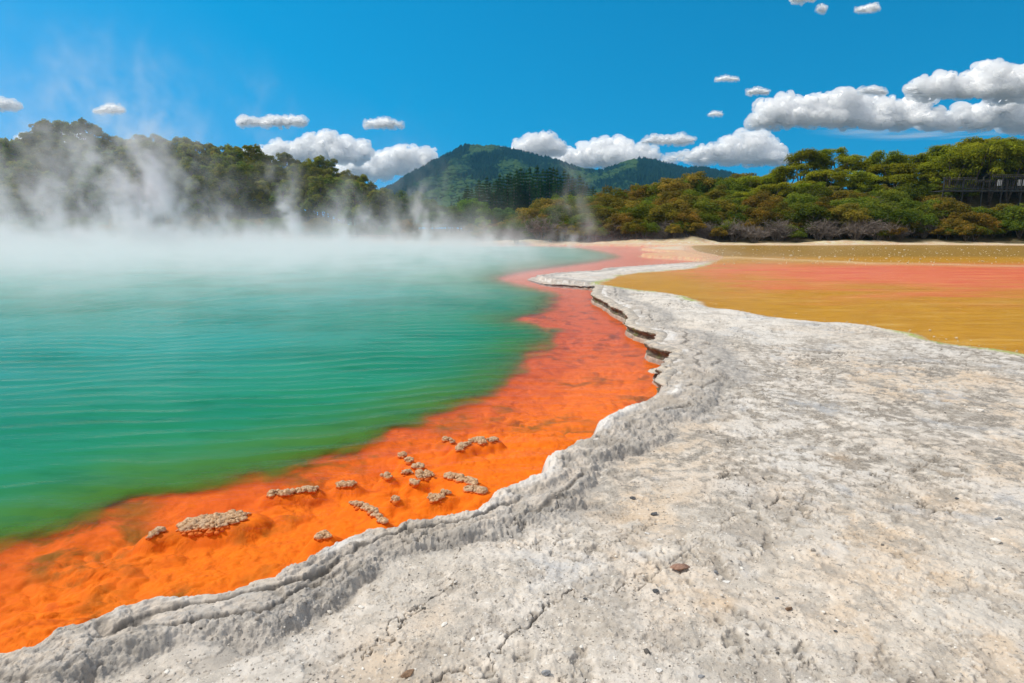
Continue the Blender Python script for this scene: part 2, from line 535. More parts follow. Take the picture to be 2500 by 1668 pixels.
# --- rock
lat = fbm(XN * .55, YN * .55, 3, 50)
und = 0.040 * fbm(XN * .45, YN * .45, 3, 51) + 0.012 * fbm(XN * 1.6, YN * 1.6, 4, 52)
n_mid = fbm(XN * 6, YN * 6, 4, 54)
n_fine = fbm(XN * 22, YN * 22, 4, 58)
ridge = 1 - np.abs(fbm(XN * 4.2, YN * 4.2, 4, 60)) * 2.4
crk = np.abs(fbm(XN * 1.1 + .3 * n_mid, YN * 1.1 + .3 * n_mid, 4, 66))
crack = (1 - sstep(0.0, 0.014, crk)) * sstep(-0.12, 0.22, fbm(XN * .5, YN * .5, 2, 69))
pit = sstep(0.10, 0.34, fbm(XN * 9, YN * 9, 3, 71)) * sstep(-.1, .25, fbm(XN * 1.3, YN * 1.3, 2, 74))
rough_zone = sstep(-.12, .25, fbm(XN * .8, YN * .8, 3, 76))
plain = 0.165 + und + 0.007 * n_mid * (0.4 + rough_zone) + 0.008 * n_fine * (0.25 + 1.2 * rough_zone) + .009 * rough_zone * np.abs(fbm(XN * 14, YN * 14, 3, 163)) - 0.018 * pit - 0.02 * crack
# shelly plates: terraced steps a few millimetres to centimetres high
fl1 = fbm(XN * 1.3 + 3 + .06 * n_mid, YN * 1.3 + .06 * n_fine, 6, 80, .62); fl2 = fbm(XN * 3.6 + .05 * n_fine, YN * 3.6 + .05 * n_mid, 6, 170, .62)
flake1 = sstep(.10, .112, fl1) - .8 * sstep(.24, .255, fl1); flake2 = sstep(.14, .155, fl2)
plain += .0075 * flake1 + .0045 * flake2 * sstep(-.1, .15, fbm(XN * .7, YN * .7, 2, 173)) - .006 * sstep(.20, .21, -fl2)
plate_id = .75 * flake1 + .5 * flake2 - .9 * sstep(.20, .21, -fl2)
# raised rim beside the pool, with layers that run along the edge
rim_w = np.where(dist_n < 3.6, 0.58, 0.46) * (1 + .35 * lat) + .12 * fbm(arc * .9, dr * .0, 3, 83)
rim_w = rim_w * np.clip(dist_n / 4.2, .66, 1.7)
t = dr / np.maximum(rim_w, .1)
wrp = dr + .05 * fbm(XN * 2.5, YN * 2.5, 3, 85)
lam = fbm(wrp * 14, arc * .9, 4, 87) * .5 + fbm(wrp * 40, arc * 2.2, 3, 90) * .25
jag = .30 * fbm(arc * 1.3, wrp * 1.5, 3, 92) + .05 * fbm(XN * 9, YN * 9, 3, 95) + .02 * fbm(XN * 30, YN * 30, 2, 98)
on1 = sstep(-.12, .16, fbm(arc * 1.1, wrp * .8, 3, 150)); on2 = sstep(-.15, .15, fbm(arc * 1.3 + 7, wrp * .8, 3, 153))
def riser(c, w, j): return sstep(c, c + w, t + jag * j)
r1 = riser(.44, .06, 1.0); r2 = riser(.66, .06, -.8); r3 = riser(.86, .16, .8)
prof = .046 * sstep(-.05, .30, t) * (1 - r3) - (.018 * on1 * r1 + .016 * on2 * r2) * (1 - r3) - .022 * np.exp(-((t + jag * .8 - 1.05) / .07) ** 2) * sstep(-.2, .2, fbm(arc * 1.1, arc * 0, 2, 156))
gap1 = np.exp(-((t + jag - .475) / .026) ** 2) * on1; gap2 = np.exp(-((t - jag * .8 - .70) / .028) ** 2) * on2
rpl = fbm(wrp * 5.5, arc * 1.5, 4, 176) * 7 + .5 * n_mid
rplates = (np.floor(rpl) + sstep(.80, 1.0, rpl - np.floor(rpl))) * .0085 * sstep(.03, .12, t) * (1 - sstep(.85, 1.1, t))
prof = prof - .013 * gap1 - .011 * gap2 + rplates
rimmask = (1 - sstep(1.0, 1.25, t)) * sstep(-.02, .05, dr)
crumb = np.abs(fbm(XN * 15, YN * 15, 3, 158)) + .5 * np.abs(fbm(XN * 40, YN * 40, 2, 161))
rim = prof + rimmask * (.017 * lam * sstep(.05, .2, t) + .006 * n_fine + (.030 * crumb - .008) * sstep(.60, .85, t) * (1 - sstep(1.0, 1.2, t)) + .010 * n_mid)
far_rim = sstep(5.5, 8.0, dist_n)
rock = plain + rim * (1 - .55 * far_rim)
spit = sstep(17, 22, dist_n)
rock = rock - spit * (rock - 0.13 - 0.35 * und - .004 * n_mid - .12 * (rock - .165))
# the edge itself: rounded lip near, blocky ledge farther on
lip = sstep(0, .075, dr) ** .6
lip = np.where(dr > 0, np.maximum(dr, 0), 0)
lipn = np.clip(lip / .085, 0, 1) ** .45
lipf = np.clip(lip / .035, 0, 1) ** .5
lipm = lipn * (1 - far_rim) + lipf * far_rim
retreat = far_rim * np.minimum(.72 * dist_n ** 2 / 1006, .33) * .7 * sstep(-.4, .4, XN)
lipm = lipn * (1 - far_rim) + np.clip((dr - retreat) / .035, 0, 1) * far_rim
rock_e = -0.05 + (rock + .05) * lipm
# --- bed
bil = np.abs(fbm(XN * 1.5, YN * 2.3, 2, 100)); bil2 = np.abs(fbm(XN * 4.0, YN * 6.2, 2, 104)) * sstep(-.25, .3, fbm(XN * .9, YN * .9, 2, 106)); bil3 = np.abs(fbm(XN * 13, YN * 16, 2, 108))
shelf_t = np.clip(d_pool / np.maximum(d_pool - d_deep, .05), 0, 1)
bed = -0.062 - 0.045 * shelf_t + (.060 * bil ** .8 + .058 * bil2 ** .8 + .014 * bil3 - .022) * (1 - .6 * sstep(6, 18, dist_n)) * sstep(0, .25, d_pool)
bed = bed + (np.maximum(bed, -.024 + .25 * (bed + .06)) - bed) * np.exp(-(d_deep / .35) ** 2) * (dist_n < 14)
for L_ in LUMPS:
    W_ = np.array([on_plane(q[0], q[1], .01)[:2] for q in L_[1]], np.float32)
    sel = (np.abs(XN - W_[:, 0].mean()) < .8) & (np.abs(YN - W_[:, 1].mean()) < .8)
    if sel.any():
        dl, _ = sdf(XN[sel], YN[sel], np.concatenate([W_, W_[::-1] + 1e-4]))
        wgt = 1 - sstep(L_[2] * .6, L_[2] + .09, np.abs(dl))
        bed[sel] = bed[sel] + (-.010 - bed[sel]) * wgt
bed = np.minimum(bed, -0.010)
drop = sstep(.9, 3.2, d_deep)
bed = bed * (1 - drop) + (-0.9 - .3 * sstep(1, 8, d_deep)) * drop
h = np.where(d_pool > 0, bed, rock_e)
# --- pond
bar_d, _ = sdf(XN, YN, np.concatenate([BAR, BAR[::-1] + 1e-3])) if True else (None, None)
bar_d = np.abs(bar_d)
barm = np.exp(-(bar_d / 1.1) ** 2) * (0.55 + .9 * fbm(XN * .35, YN * 1.2, 3, 120))
pond_bed = POND_Z - .03 - .03 * sstep(0, 3, d_pond) + .012 * fbm(XN * .8, YN * 2.4, 4, 122) + .055 * np.clip(barm, 0, 1.2)
pb = sstep(-.25, .30, d_pond) 
pin = (d_pond > -.25) & (d_pool < 0)
h = np.where(pin, h * (1 - pb) + pond_bed * pb, h)
# --- far bank
bh = bank_height(XN, YN)
pxn = px_of(XN, np.maximum(YN, 5.0))
Rn = np.hypot(XN, YN) / np.hypot((pxn - 1250) / FPX, 1.0)
beyond = sstep(0, 2.2, np.where((d_pool < 0) & (d_pond < 0) & (YN > 50), np.minimum(-d_pool, -d_pond), 0))
h = h * (1 - beyond) + np.maximum(bh, .2) * beyond
H = np.zeros(len(X), np.float32)
H[near] = h
farm = ~near
Yf = np.maximum(Y[farm], 5.0)
front = sstep(-30, 20, Y[farm])
H[farm] = bank_height(X[farm], Yf) * front * np.clip(1 - (RR.ravel()[farm] - 112) / 500, .0, 1) + .2
H[farm & (Y < -30)] = .2

def full(a, fill=0.0):
    o = np.full(len(X), fill, np.float32); o[near] = a; return o
zone_bed = full(sstep(.0, .05, d_pool))
zone_pond = full(sstep(-.12, .12, d_pond) * (d_pool < 0))
zone_rim = full((1 - sstep(1.0, 1.3, t)) * (dr > 0))
veg = full(sstep(3.0, 6.0, np.minimum(-d_pool, -d_pond) + 2.5 * fbm(XN * .25, YN * .25, 3, 130)) * (YN > 55) * beyond, 1.0)
shore = full(np.exp(-((d_pond + .12) / .13) ** 2) * sstep(0.05, .4, fbm(XN * .45, YN * .45, 2, 133) + .25) * (d_pool < 0))
wet = full(np.exp(-np.maximum(dr, 0) / .05) * (dr > 0))
bankz = full(beyond, 1.0)
ii = np.arange(NR - 1)[:, None] * NT + np.arange(NT)[None, :]
jj = np.arange(NR - 1)[:, None] * NT + (np.arange(NT)[None, :] + 1) % NT
faces = np.stack([ii, jj, jj + NT, ii + NT], -1).reshape(-1, 4)
deepz = full(sstep(.1, .9, d_deep))
shelfz = full(np.clip(shelf_t, 0, 1))
me = mesh_np('ground', np.stack([X, Y, H], -1), faces, True,
             {'bed': zone_bed, 'pond': zone_pond, 'rim': zone_rim, 'veg': veg, 'shore': shore, 'wet': wet, 'bank': bankz, 'deep': deepz, 'shelf': shelfz,
              'plate': full(plate_id), 'rimt': full(np.clip(t, 0, 1.6), 1.6), 'crack': full(np.maximum(np.maximum(crack, (gap1 + gap2) * .9 * (dr > 0)), .0)), 'pit': full(pit), 'barz': full(np.clip(barm, 0, 1) * sstep(-.2, .2, d_pond))})
# orientation: counter-clockwise seen from above
nz = me.polygons[len(me.polygons) // 2].normal.z
if nz < 0:
    me.flip_normals()

_gh = H.reshape(NR, NT)
def ground_z(x, y):
    """height of the ground sheet under a point (bilinear on the polar grid)"""
    r = math.hypot(x, y); a = math.atan2(x, y)
    i = min(max(int(np.searchsorted(rs, r)) - 1, 0), NR - 2)
    fr = (r - rs[i]) / (rs[i + 1] - rs[i])
    if abs(a) > math.radians(44.4):
        return float(_gh[i, int(np.argmin(np.abs(th - a)))])
    ta = (a - th[0]) / (th[1] - th[0]); k = int(ta); fa = ta - k
    z = (_gh[i, k] * (1 - fa) + _gh[i, k + 1] * fa) * (1 - fr) + (_gh[i + 1, k] * (1 - fa) + _gh[i + 1, k + 1] * fa) * fr
    return float(z)

def mat_ground():
    M = Mat('ground')
    P = M.pos()
    big = M.noise(.55, 5, .55, P)
    mid = M.noise(2.3, 7, .62, P, .4)
    sml = M.noise(11, 6, .62, P, .3)
    fin = M.noise(48, 4, .6, P)
    gra = M.noise(150, 3, .6, P)
    # dry sinter: cream, warm white, cool grey, brown crust
    c = M.mix(M.ramp(big, .40, .60), (.56, .45, .34), (.55, .515, .475))
    c = M.mix(M.ramp(mid, .42, .62), c, (.64, .575, .50))
    c = M.mix(M.math('MULTIPLY', M.ramp(sml, .52, .66), .55), c, (.40, .375, .345))
    # brown pebbly crust in a belt a few metres away
    sep = M.n('SeparateXYZ', {'Vector': P})
    y = sep.outputs[1]
    belt = M.math('MULTIPLY', M.ramp(y, 2.6, 4.4), M.ramp(y, 7.5, 11.5, 1, 0))
    crust = M.math('MULTIPLY', M.ramp(M.math('ADD', M.math('MULTIPLY', mid, .5), M.math('MULTIPLY', sml, .5)), .45, .55), M.ramp(belt, 0, 1, .42, 1.0))
    c = M.mix(crust, c, M.mix(M.ramp(fin, .35, .65), (.155, .135, .115), (.40, .355, .30)))
    # farther off the crust is bleached
    c = M.mix(M.math('MULTIPLY', M.ramp(y, 7.5, 12), M.ramp(mid, .35, .65, .75, .25)), c, (.68, .645, .595))
    # salt and pepper
    c = M.mix(M.ramp(M.noise(1.7, 6, .68, M.vmath('ADD', P, (41, 13, 0)), .6), .53, .64, 0, .55), c, (.33, .29, .245))
    c = M.mix(M.ramp(M.noise(1.1, 6, .66, M.vmath('ADD', P, (5, 63, 0)), .5), .54, .66, 0, .6), c, (.42, .43, .45))
    c = M.mix(M.ramp(fin, .56, .68, 0, .85), c, (.18, .16, .14))
    c = M.mix(M.ramp(fin, .40, .27, 0, .7), c, (.74, .71, .66))
    c = M.mix(M.ramp(gra, .60, .74, 0, .5), c, (.16, .14, .12))
    ochre = M.noise(.9, 4, .6, M.vmath('ADD', P, (31, 7, 0)))
    c = M.mix(M.ramp(ochre, .60, .74, 0, .55), c, (.55, .36, .19))
    pid = M.attr('plate')
    c = M.mix(M.ramp(pid, .15, .75, 0, .35), c, (.66, .61, .55))
    c = M.mix(M.ramp(pid, -.15, -.75, 0, .40), c, (.30, .265, .23))
    # rim: rough crust with polished white patches; inner face painted greyer as shade
    rim = M.attr('rim'); rt = M.attr('rimt')
    rg = M.mix(M.ramp(sml, .38, .62), (.55, .485, .42), (.42, .39, .36))
    rg = M.mix(M.ramp(mid, .48, .60, 0, .7), rg, (.36, .315, .265))
    rg = M.mix(M.ramp(rt, .45, .90, 0, .6), rg, M.mix(M.ramp(sml, .40, .62), (.36, .345, .325), (.20, .195, .19)))
    pol = M.math('MULTIPLY', M.ramp(M.noise(1.9, 3, .5, M.vmath('ADD', P, (4, 9, 0))), .46, .53), M.math('MULTIPLY', M.ramp(rt, .05, .16), M.ramp(rt, .42, .30)))
    rg = M.mix(M.ramp(fin, .57, .72, 0, .8), rg, (.13, .115, .10))
    rg = M.mix(M.ramp(gra, .58, .72, 0, .6), rg, (.15, .13, .115))
    rg = M.mix(pol, rg, (.63, .60, .57))
    c = M.mix(M.math('MULTIPLY', rim, M.ramp(big, .3, .6, .65, .95)), c, rg)
    c = M.mix(M.math('MULTIPLY', M.attr('crack'), .85), c, (.09, .08, .07))  # real cracks, plus shade painted dark along the rim's steps
    c = M.mix(M.math('MULTIPLY', M.attr('pit'), .45), c, (.17, .155, .135))
    c = M.mix(M.math('MULTIPLY', M.attr('wet'), M.ramp(y, 5.5, 7.5, .15, .95)), c, (.05, .042, .03))
    rough = .85
    # green algae along the pond
    c = M.mix(M.math('MULTIPLY', M.attr('shore'), M.ramp(sml, .35, .6, .3, 1)), c, (.30, .36, .03))
    # pond bed: ochre, with a coral field farther out
    pn = M.noise(.30, 4, .55, M.vmath('MULTIPLY', P, (1, 2.6, 1)))
    pf = M.noise(1.6, 5, .6, M.vmath('MULTIPLY', P, (1, 3.2, 1)))
    oc = M.mix(M.ramp(pf, .35, .65), (.38, .180, .003), (.47, .235, .006))
    coral = M.math('MULTIPLY', M.ramp(M.math('ADD', y, M.math('MULTIPLY', M.math('SUBTRACT', pn, .5), 14.0)), 12.5, 22.5),
                   M.ramp(M.math('ADD', sep.outputs[0], M.math('MULTIPLY', M.math('SUBTRACT', pn, .5), 16.0)), 3.5, 13.5))
    coral = M.math('MULTIPLY', coral, M.ramp(M.math('ADD', y, M.math('MULTIPLY', M.math('SUBTRACT', pn, .5), 8.0)), 27, 34, 1, 0))
    stk = M.noise(.8, 6, .62, M.vmath('MULTIPLY', P, (.45, 3.6, 1)), .4)
    oc = M.mix(M.ramp(stk, .54, .68, 0, .5), oc, (.56, .37, .10))
    oc = M.mix(M.ramp(stk, .44, .34, 0, .45), oc, (.27, .135, .008))
    oc = M.mix(coral, oc, M.mix(M.ramp(stk, .38, .62), (.58, .095, .050), (.64, .20, .075)))
    oc = M.mix(M.ramp(y, 36, 41), oc, (.27, .155, .02))
    oc = M.mix(M.math('MULTIPLY', M.attr('barz'), .9), oc, (.62, .47, .27))
    c = M.mix(M.attr('pond'), c, oc)
    wetf = M.math('MULTIPLY', M.math('MULTIPLY', M.ramp(y, 29, 36), M.math('SUBTRACT', 1.0, M.attr('bank'))), M.math('SUBTRACT', 1.0, M.attr('pond')))
    c = M.mix(wetf, c, M.mix(M.ramp(mid, .40, .60), (.50, .235, .13), (.54, .36, .17)))
    # orange shelf
    o1 = M.noise(3.2, 6, .6, M.vmath('ADD', P, (9, 2, 0)), .5)
    o2 = M.noise(.8, 4, .6, M.vmath('ADD', P, (2, 5, 0)))
    og = M.mix(M.ramp(sml, .3, .7), (.66, .130, .0), (.74, .165, .0))
    og = M.mix(M.ramp(M.math('ADD', M.attr('shelf'), M.math('MULTIPLY', M.math('SUBTRACT', o1, .5), .9)), .45, 1.0, 0, .8), og, (.54, .080, .005))
    og = M.mix(M.math('MULTIPLY', M.ramp(o2, .50, .64), M.ramp(o1, .42, .60)), og, (.22, .085, .004))
    og = M.mix(M.ramp(M.noise(6, 5, .65, M.vmath('MULTIPLY', P, (.6, 1, 1))), .56, .70, 0, .55), og, (.42, .060, .004))
    og = M.mix(M.ramp(y, 5, 12, 0, .9), og, M.mix(M.ramp(o1, .50, .64), (.54, .085, .002), (.25, .040, .004)))
    og = M.mix(M.ramp(y, 14, 26), og, (.54, .11, .035))
    og = M.mix(M.attr('deep'), og, (.40, .20, .012))
    c = M.mix(M.attr('bed'), c, og)
    # far bank: pale yellow sinter, then leaf litter and scrub
    bk = M.mix(M.ramp(M.noise(.8, 5, .6, P), .4, .62), (.52, .44, .25), (.50, .33, .20))
    bk = M.mix(M.ramp(mid, .5, .62), bk, (.55, .50, .40))
    bk = M.mix(M.attr('veg'), bk, M.mix(M.ramp(mid, .4, .6), (.06, .055, .02), (.11, .08, .045)))
    c = M.mix(M.attr('bank'), c, bk)
    dry = M.math('SUBTRACT', 1.0, M.math('MAXIMUM', M.attr('bed'), M.attr('pond')))
    hgt = M.math('ADD', M.math('MULTIPLY', sml, .5), M.math('ADD', M.math('MULTIPLY', fin, .32), M.math('MULTIPLY', gra, .12)))
    vo = M.n('TexVoronoi', {'Scale': 6.5, 'Smoothness': .25, 'Vector': M.vmath('ADD', M.vmath('MULTIPLY', P, (.62, 1, .3)), M.vmath('MULTIPLY', M.noise(3, 3, .5, P, out='Color'), (.22, .22, 0)))}, feature='SMOOTH_F1').outputs['Distance']
    vo2 = M.n('TexVoronoi', {'Scale': 17.0, 'Smoothness': .25, 'Vector': M.vmath('ADD', M.vmath('MULTIPLY', P, (.62, 1, .3)), M.vmath('MULTIPLY', M.noise(6, 3, .5, P, out='Color'), (.12, .12, 0)))}, feature='SMOOTH_F1').outputs['Distance']
    pill = M.math('MULTIPLY', M.math('ADD', M.math('MULTIPLY', vo, -1.9), M.math('MULTIPLY', vo2, M.ramp(o1, .40, .60, -1.1, -.25))), M.ramp(o2, .30, .60, .35, 1.0))
    hgt = M.math('ADD', M.math('MULTIPLY', hgt, M.ramp(M.attr('bed'), 0, 1, 1.0, .35)), M.math('MULTIPLY', pill, M.math('MULTIPLY', M.attr('bed'), 1.0)))
    bs = M.n('Bump', {'Height': hgt, 'Distance': .035, 'Strength': M.math('MULTIPLY', M.ramp(dry, 0, 1, .75, 1.0), M.ramp(M.noise(1.3, 3, .5, M.vmath('ADD', P, (17, 3, 0))), .38, .62, .30, .85))})
    p = M.principled(c, rough, bs.outputs[0])
    p.inputs['Specular IOR Level'].default_value = .25
    return M.surface(p)

tag(obj_from('ground', me, mat_ground()), 'pale crusty sinter ground with orange shelf under the pool edge', 'ground', kind='structure')

# ================================================================== WATER
def water_sheet(name, poly, z, thetas, radii, waves, extra):
    T, R_ = np.meshgrid(thetas, radii)
    x = (R_ * np.sin(T)).astype(np.float32).ravel(); y = (R_ * np.cos(T)).astype(np.float32).ravel()
    zz = z + waves(x, y)
    nt = len(thetas); nr = len(radii)
    i = np.arange(nr - 1)[:, None] * nt + np.arange(nt - 1)[None, :]
    f = np.stack([i, i + nt, i + nt + 1, i + 1], -1).reshape(-1, 4)
    d, _ = sdf(x, y, poly)
    keep = (d[f] > -0.6 - .01 * np.hypot(x, y)[f]).any(1)
    f = f[keep]
    used = np.unique(f); mp = np.full(len(x), -1); mp[used] = np.arange(len(used))
    att = extra(x, y)
    m = mesh_np(name, np.stack([x, y, zz], -1)[used], mp[f], True, {k: v[used] for k, v in att.items()})
    if m.polygons[0].normal.z < 0: m.flip_normals()
    return m

def radii_list(r, rmax, k=.9, mn=.008, mx=.4, hgt=1.8):
    out = []
    while r < rmax:
        out.append(r); r += min(max(k * r * r / (hgt * 610), mn), mx)
    return np.array(out)

def pool_waves(x, y):
    r = np.hypot(x, y)
    dd, _ = sdf(x, y, DEEP)
    still = .34 + .66 * sstep(-.5, .6, dd)
    wx = x + .6 * fbm(x * .25, y * .25, 3, 200); wy = y + .5 * fbm(x * .3, y * .3, 3, 204)
    # trains of ripples running towards the camera, crests nearly across the view
    lam1 = 0.36
    k = 2 * np.pi / lam1
    ph = k * (wy * .97 - wx * .20) + 4.2 * fbm(x * .28, y * .5, 4, 208)
    amp = np.clip(.55 + 1.9 * fbm(x * .30, y * .8, 4, 211), .06, 1.6)
    s = ((1 + np.sin(ph)) * .5) ** 2.4 * 2 - 1; w = .0080 * amp * (s + .12 * np.sin(2 * ph + .9))
    w += .0022 * np.sin(2 * np.pi / .23 * (wy * .99 - wx * .10) + 2 * fbm(x * .6, y * .9, 2, 215)) * np.clip(.6 + fbm(x * .5, y * .5, 2, 218), 0, 1)
    w += .0035 * fbm(x * 2.2, y * 4.5, 3, 221)
    return (w * still * sstep(1.5, 4, r)).astype(np.float32)

def pool_attrs(x, y):
    dd, _ = sdf(x + .22 * fbm(x * 1.2, y * 1.2, 3, 12), y + .22 * fbm(x * 1.2, y * 1.2, 3, 15), DEEP)
    r = np.hypot(x, y)
    soft = .11 + .018 * r
    n = .20 * fbm(x * 2.6, y * 2.6, 3, 19) + .05 * fbm(x * 8, y * 8, 3, 17)
    murk = 1 - np.exp(-np.maximum(dd + n + .07, 0) / soft)
    dp, _ = sdf(x, y, POOL)
    return {'murk': murk, 'deepd': np.clip(dd / 10, 0, 1), 'edge_d': np.clip(dp, 0, 5)}

def mat_water(name, pool=True):
    M = Mat(name)
    P = M.pos()
    if pool:
        sep = M.n('SeparateXYZ', {'Vector': P})
        n1 = M.noise(.22, 4, .55, M.vmath('MULTIPLY', P, (1, 2.0, 1)))
        n2 = M.noise(1.1, 4, .6, M.vmath('MULTIPLY', P, (1, 2.8, 1)))
        g = M.mix(M.ramp(M.attr('deepd'), 0.0, .16), (.060, .170, .028), (.018, .205, .105))
        g = M.mix(M.ramp(M.attr('deepd'), .10, .60), g, (.034, .260, .215))
        g = M.mix(M.ramp(n1, .42, .64, 0, .45), g, (.004, .13, .062))
        g = M.mix(M.ramp(n2, .50, .70, 0, .3), g, (.003, .10, .045))
        body = M.n('BsdfDiffuse', {'Color': g, 'Roughness': 0.0})
        tr = M.n('BsdfTransparent', {'Color': (1, 1, 1)})
        base = M.n('MixShader', {0: M.attr('murk'), 1: tr, 2: body})
        h = M.math('ADD', M.math('MULTIPLY', M.noise(5, 3, .5, M.vmath('MULTIPLY', P, (1, 2.6, 1))), 1.0),
                   M.math('MULTIPLY', M.noise(16, 2, .5, M.vmath('MULTIPLY', P, (1, 2.2, 1))), .35))
        nrm = M.bump(h, .22, .025)
        M.set(body, 'Normal', nrm)
    else:
        base = M.n('BsdfTransparent', {'Color': (1, 1, 1)})
        h = M.math('ADD', M.noise(3.0, 4, .55, M.vmath('MULTIPLY', P, (1, 3.0, 1))), M.math('MULTIPLY', M.noise(14, 2, .5, M.vmath('MULTIPLY', P, (1, 2.6, 1))), .4))
        nrm = M.bump(h, .30, .02)
    gl = M.n('BsdfGlossy', {'Color': (1, 1, 1), 'Roughness': .06})
    M.set(gl, 'Normal', nrm)
    fr = M.n('Fresnel', {'IOR': 1.33})
    M.set(fr, 'Normal', nrm)
    mx = M.n('MixShader', {0: M.ramp(fr.outputs[0], .105 if pool else .22, .78, 0.0, .42 if pool else .19, False), 1: base, 2: gl})
    return M.surface(mx)

thw = np.radians(np.linspace(-62, 30, 700))
me = water_sheet('pool_water', POOL, POOL_Z, thw, radii_list(2.2, 92), pool_waves, pool_attrs)
tag(obj_from('pool_water', me, mat_water('pool_water')), 'green steaming pool water rippling over a bright orange shelf', 'water', kind='structure')

def pond_waves(x, y):
    return (.0012 * fbm(x * 2.0, y * 6, 3, 240)).astype(np.float32)
thp = np.radians(np.linspace(4, 62, 330))
me = water_sheet('pond_water', POND, POND_Z, thp, radii_list(5.5, 92, 1.6, .03, .5), pond_waves, lambda x, y: {})
tag(obj_from('pond_water', me, mat_water('pond_water', False)), 'shallow ochre and coral pond lying on the terrace', 'water', kind='structure')

# ------------------------------------------------------------------ the undercut ledge along the far part of the pool edge
def ledge():
    P = catmull(np.array([(p[0], p[1]) for p in edge] + far_shore), 12)
    P = P[(32) * 12 - 6:(len(edge) - 6) * 12]
    seg = np.linalg.norm(np.diff(P, axis=0), axis=1); s = np.concatenate([[0], np.cumsum(seg)])
    dd = np.hypot(P[:, 0], P[:, 1]).mean()
    n = int(s[-1] / .035)
    u = np.linspace(0, s[-1], n)
    px_, py_ = np.interp(u, s, P[:, 0]), np.interp(u, s, P[:, 1])
    tx, ty = np.gradient(px_), np.gradient(py_)
    k = np.ones(5) / 5
    tx, ty = np.convolve(tx, k, 'same'), np.convolve(ty, k, 'same')
    L = np.hypot(tx, ty); tx /= L; ty /= L
    nx, ny = ty, -tx                                   # candidate side
    test, _ = sdf(px_ + nx * .12, py_ + ny * .12, POOL)
    if np.median(test) < 0: nx, ny = -nx, -ny          # now points over the water
    sec = [(-.20, -.03), (-.15, .004), (-.08, .008), (-.02, .004), (.035, -.010), (.052, -.030), (.050, -.055), (.020, -.075), (-.005, -.100), (-.015, -.130), (.010, -.155), (.022, -.18), (.030, -.24), (.03, -.32)]
    top = np.array([ground_z(a - b * .22, c - e * .22) for a, b, c, e in zip(px_, nx, py_, ny)])
    top = np.convolve(np.pad(top, 6, mode='edge'), np.ones(13) / 13, 'valid')
    V = []; w1 = fbm(u * 1.7, u * 0, 3, 301); A = []
    for j, (o, z) in enumerate(sec):
        nz_ = fbm(u * 6, np.full(n, j * .45), 4, 305)
        nz2 = fbm(u * 22, np.full(n, j * .9), 3, 309)
        wide = np.clip(np.hypot(px_, py_) / 13, .6, 1.9)
        oo = (o * wide if o < -.03 else o) + (.045 * w1 + .060 * nz_ + .040 * nz2) * (1 if o > -.07 else .15)
        fade = sstep(0, .40, u); oo = -.12 + (oo + .12) * fade
        sc_ = np.clip(top / .18, .35, 1.5)
        zz = top + np.where(z < 0, z * sc_, z) + (.018 * nz_ + .016 * nz2) * (1 if j > 1 else 0)
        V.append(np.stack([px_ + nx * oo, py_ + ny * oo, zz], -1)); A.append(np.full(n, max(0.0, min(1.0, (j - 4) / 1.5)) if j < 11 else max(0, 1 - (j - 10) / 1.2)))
    m = len(sec)
    V = np.stack(V, 1).reshape(-1, 3); A = np.stack(A, 1).ravel()
    i = np.arange(n - 1)[:, None] * m + np.arange(m - 1)[None, :]
    f = np.stack([i, i + m, i + m + 1, i + 1], -1).reshape(-1, 4)
    me = mesh_np('rock_ledge', V, f, True, {'dark': A})
    M = Mat('rock_ledge'); Pn = M.pos()
    n1 = M.noise(9, 6, .62, Pn); n2 = M.noise(55, 4, .6, Pn); n3 = M.noise(3, 5, .6, Pn)
    c = M.mix(M.ramp(n1, .4, .62), (.52, .45, .37), (.33, .30, .265))
    c = M.mix(M.ramp(n2, .55, .70, 0, .8), c, (.13, .11, .09))
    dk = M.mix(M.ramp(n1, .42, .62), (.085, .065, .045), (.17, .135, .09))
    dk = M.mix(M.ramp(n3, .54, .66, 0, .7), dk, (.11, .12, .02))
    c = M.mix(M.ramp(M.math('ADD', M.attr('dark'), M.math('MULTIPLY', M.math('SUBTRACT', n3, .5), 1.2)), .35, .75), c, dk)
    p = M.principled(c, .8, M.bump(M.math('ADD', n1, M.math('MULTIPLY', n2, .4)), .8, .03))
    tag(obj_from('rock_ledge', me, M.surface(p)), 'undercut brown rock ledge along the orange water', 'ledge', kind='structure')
ledge()

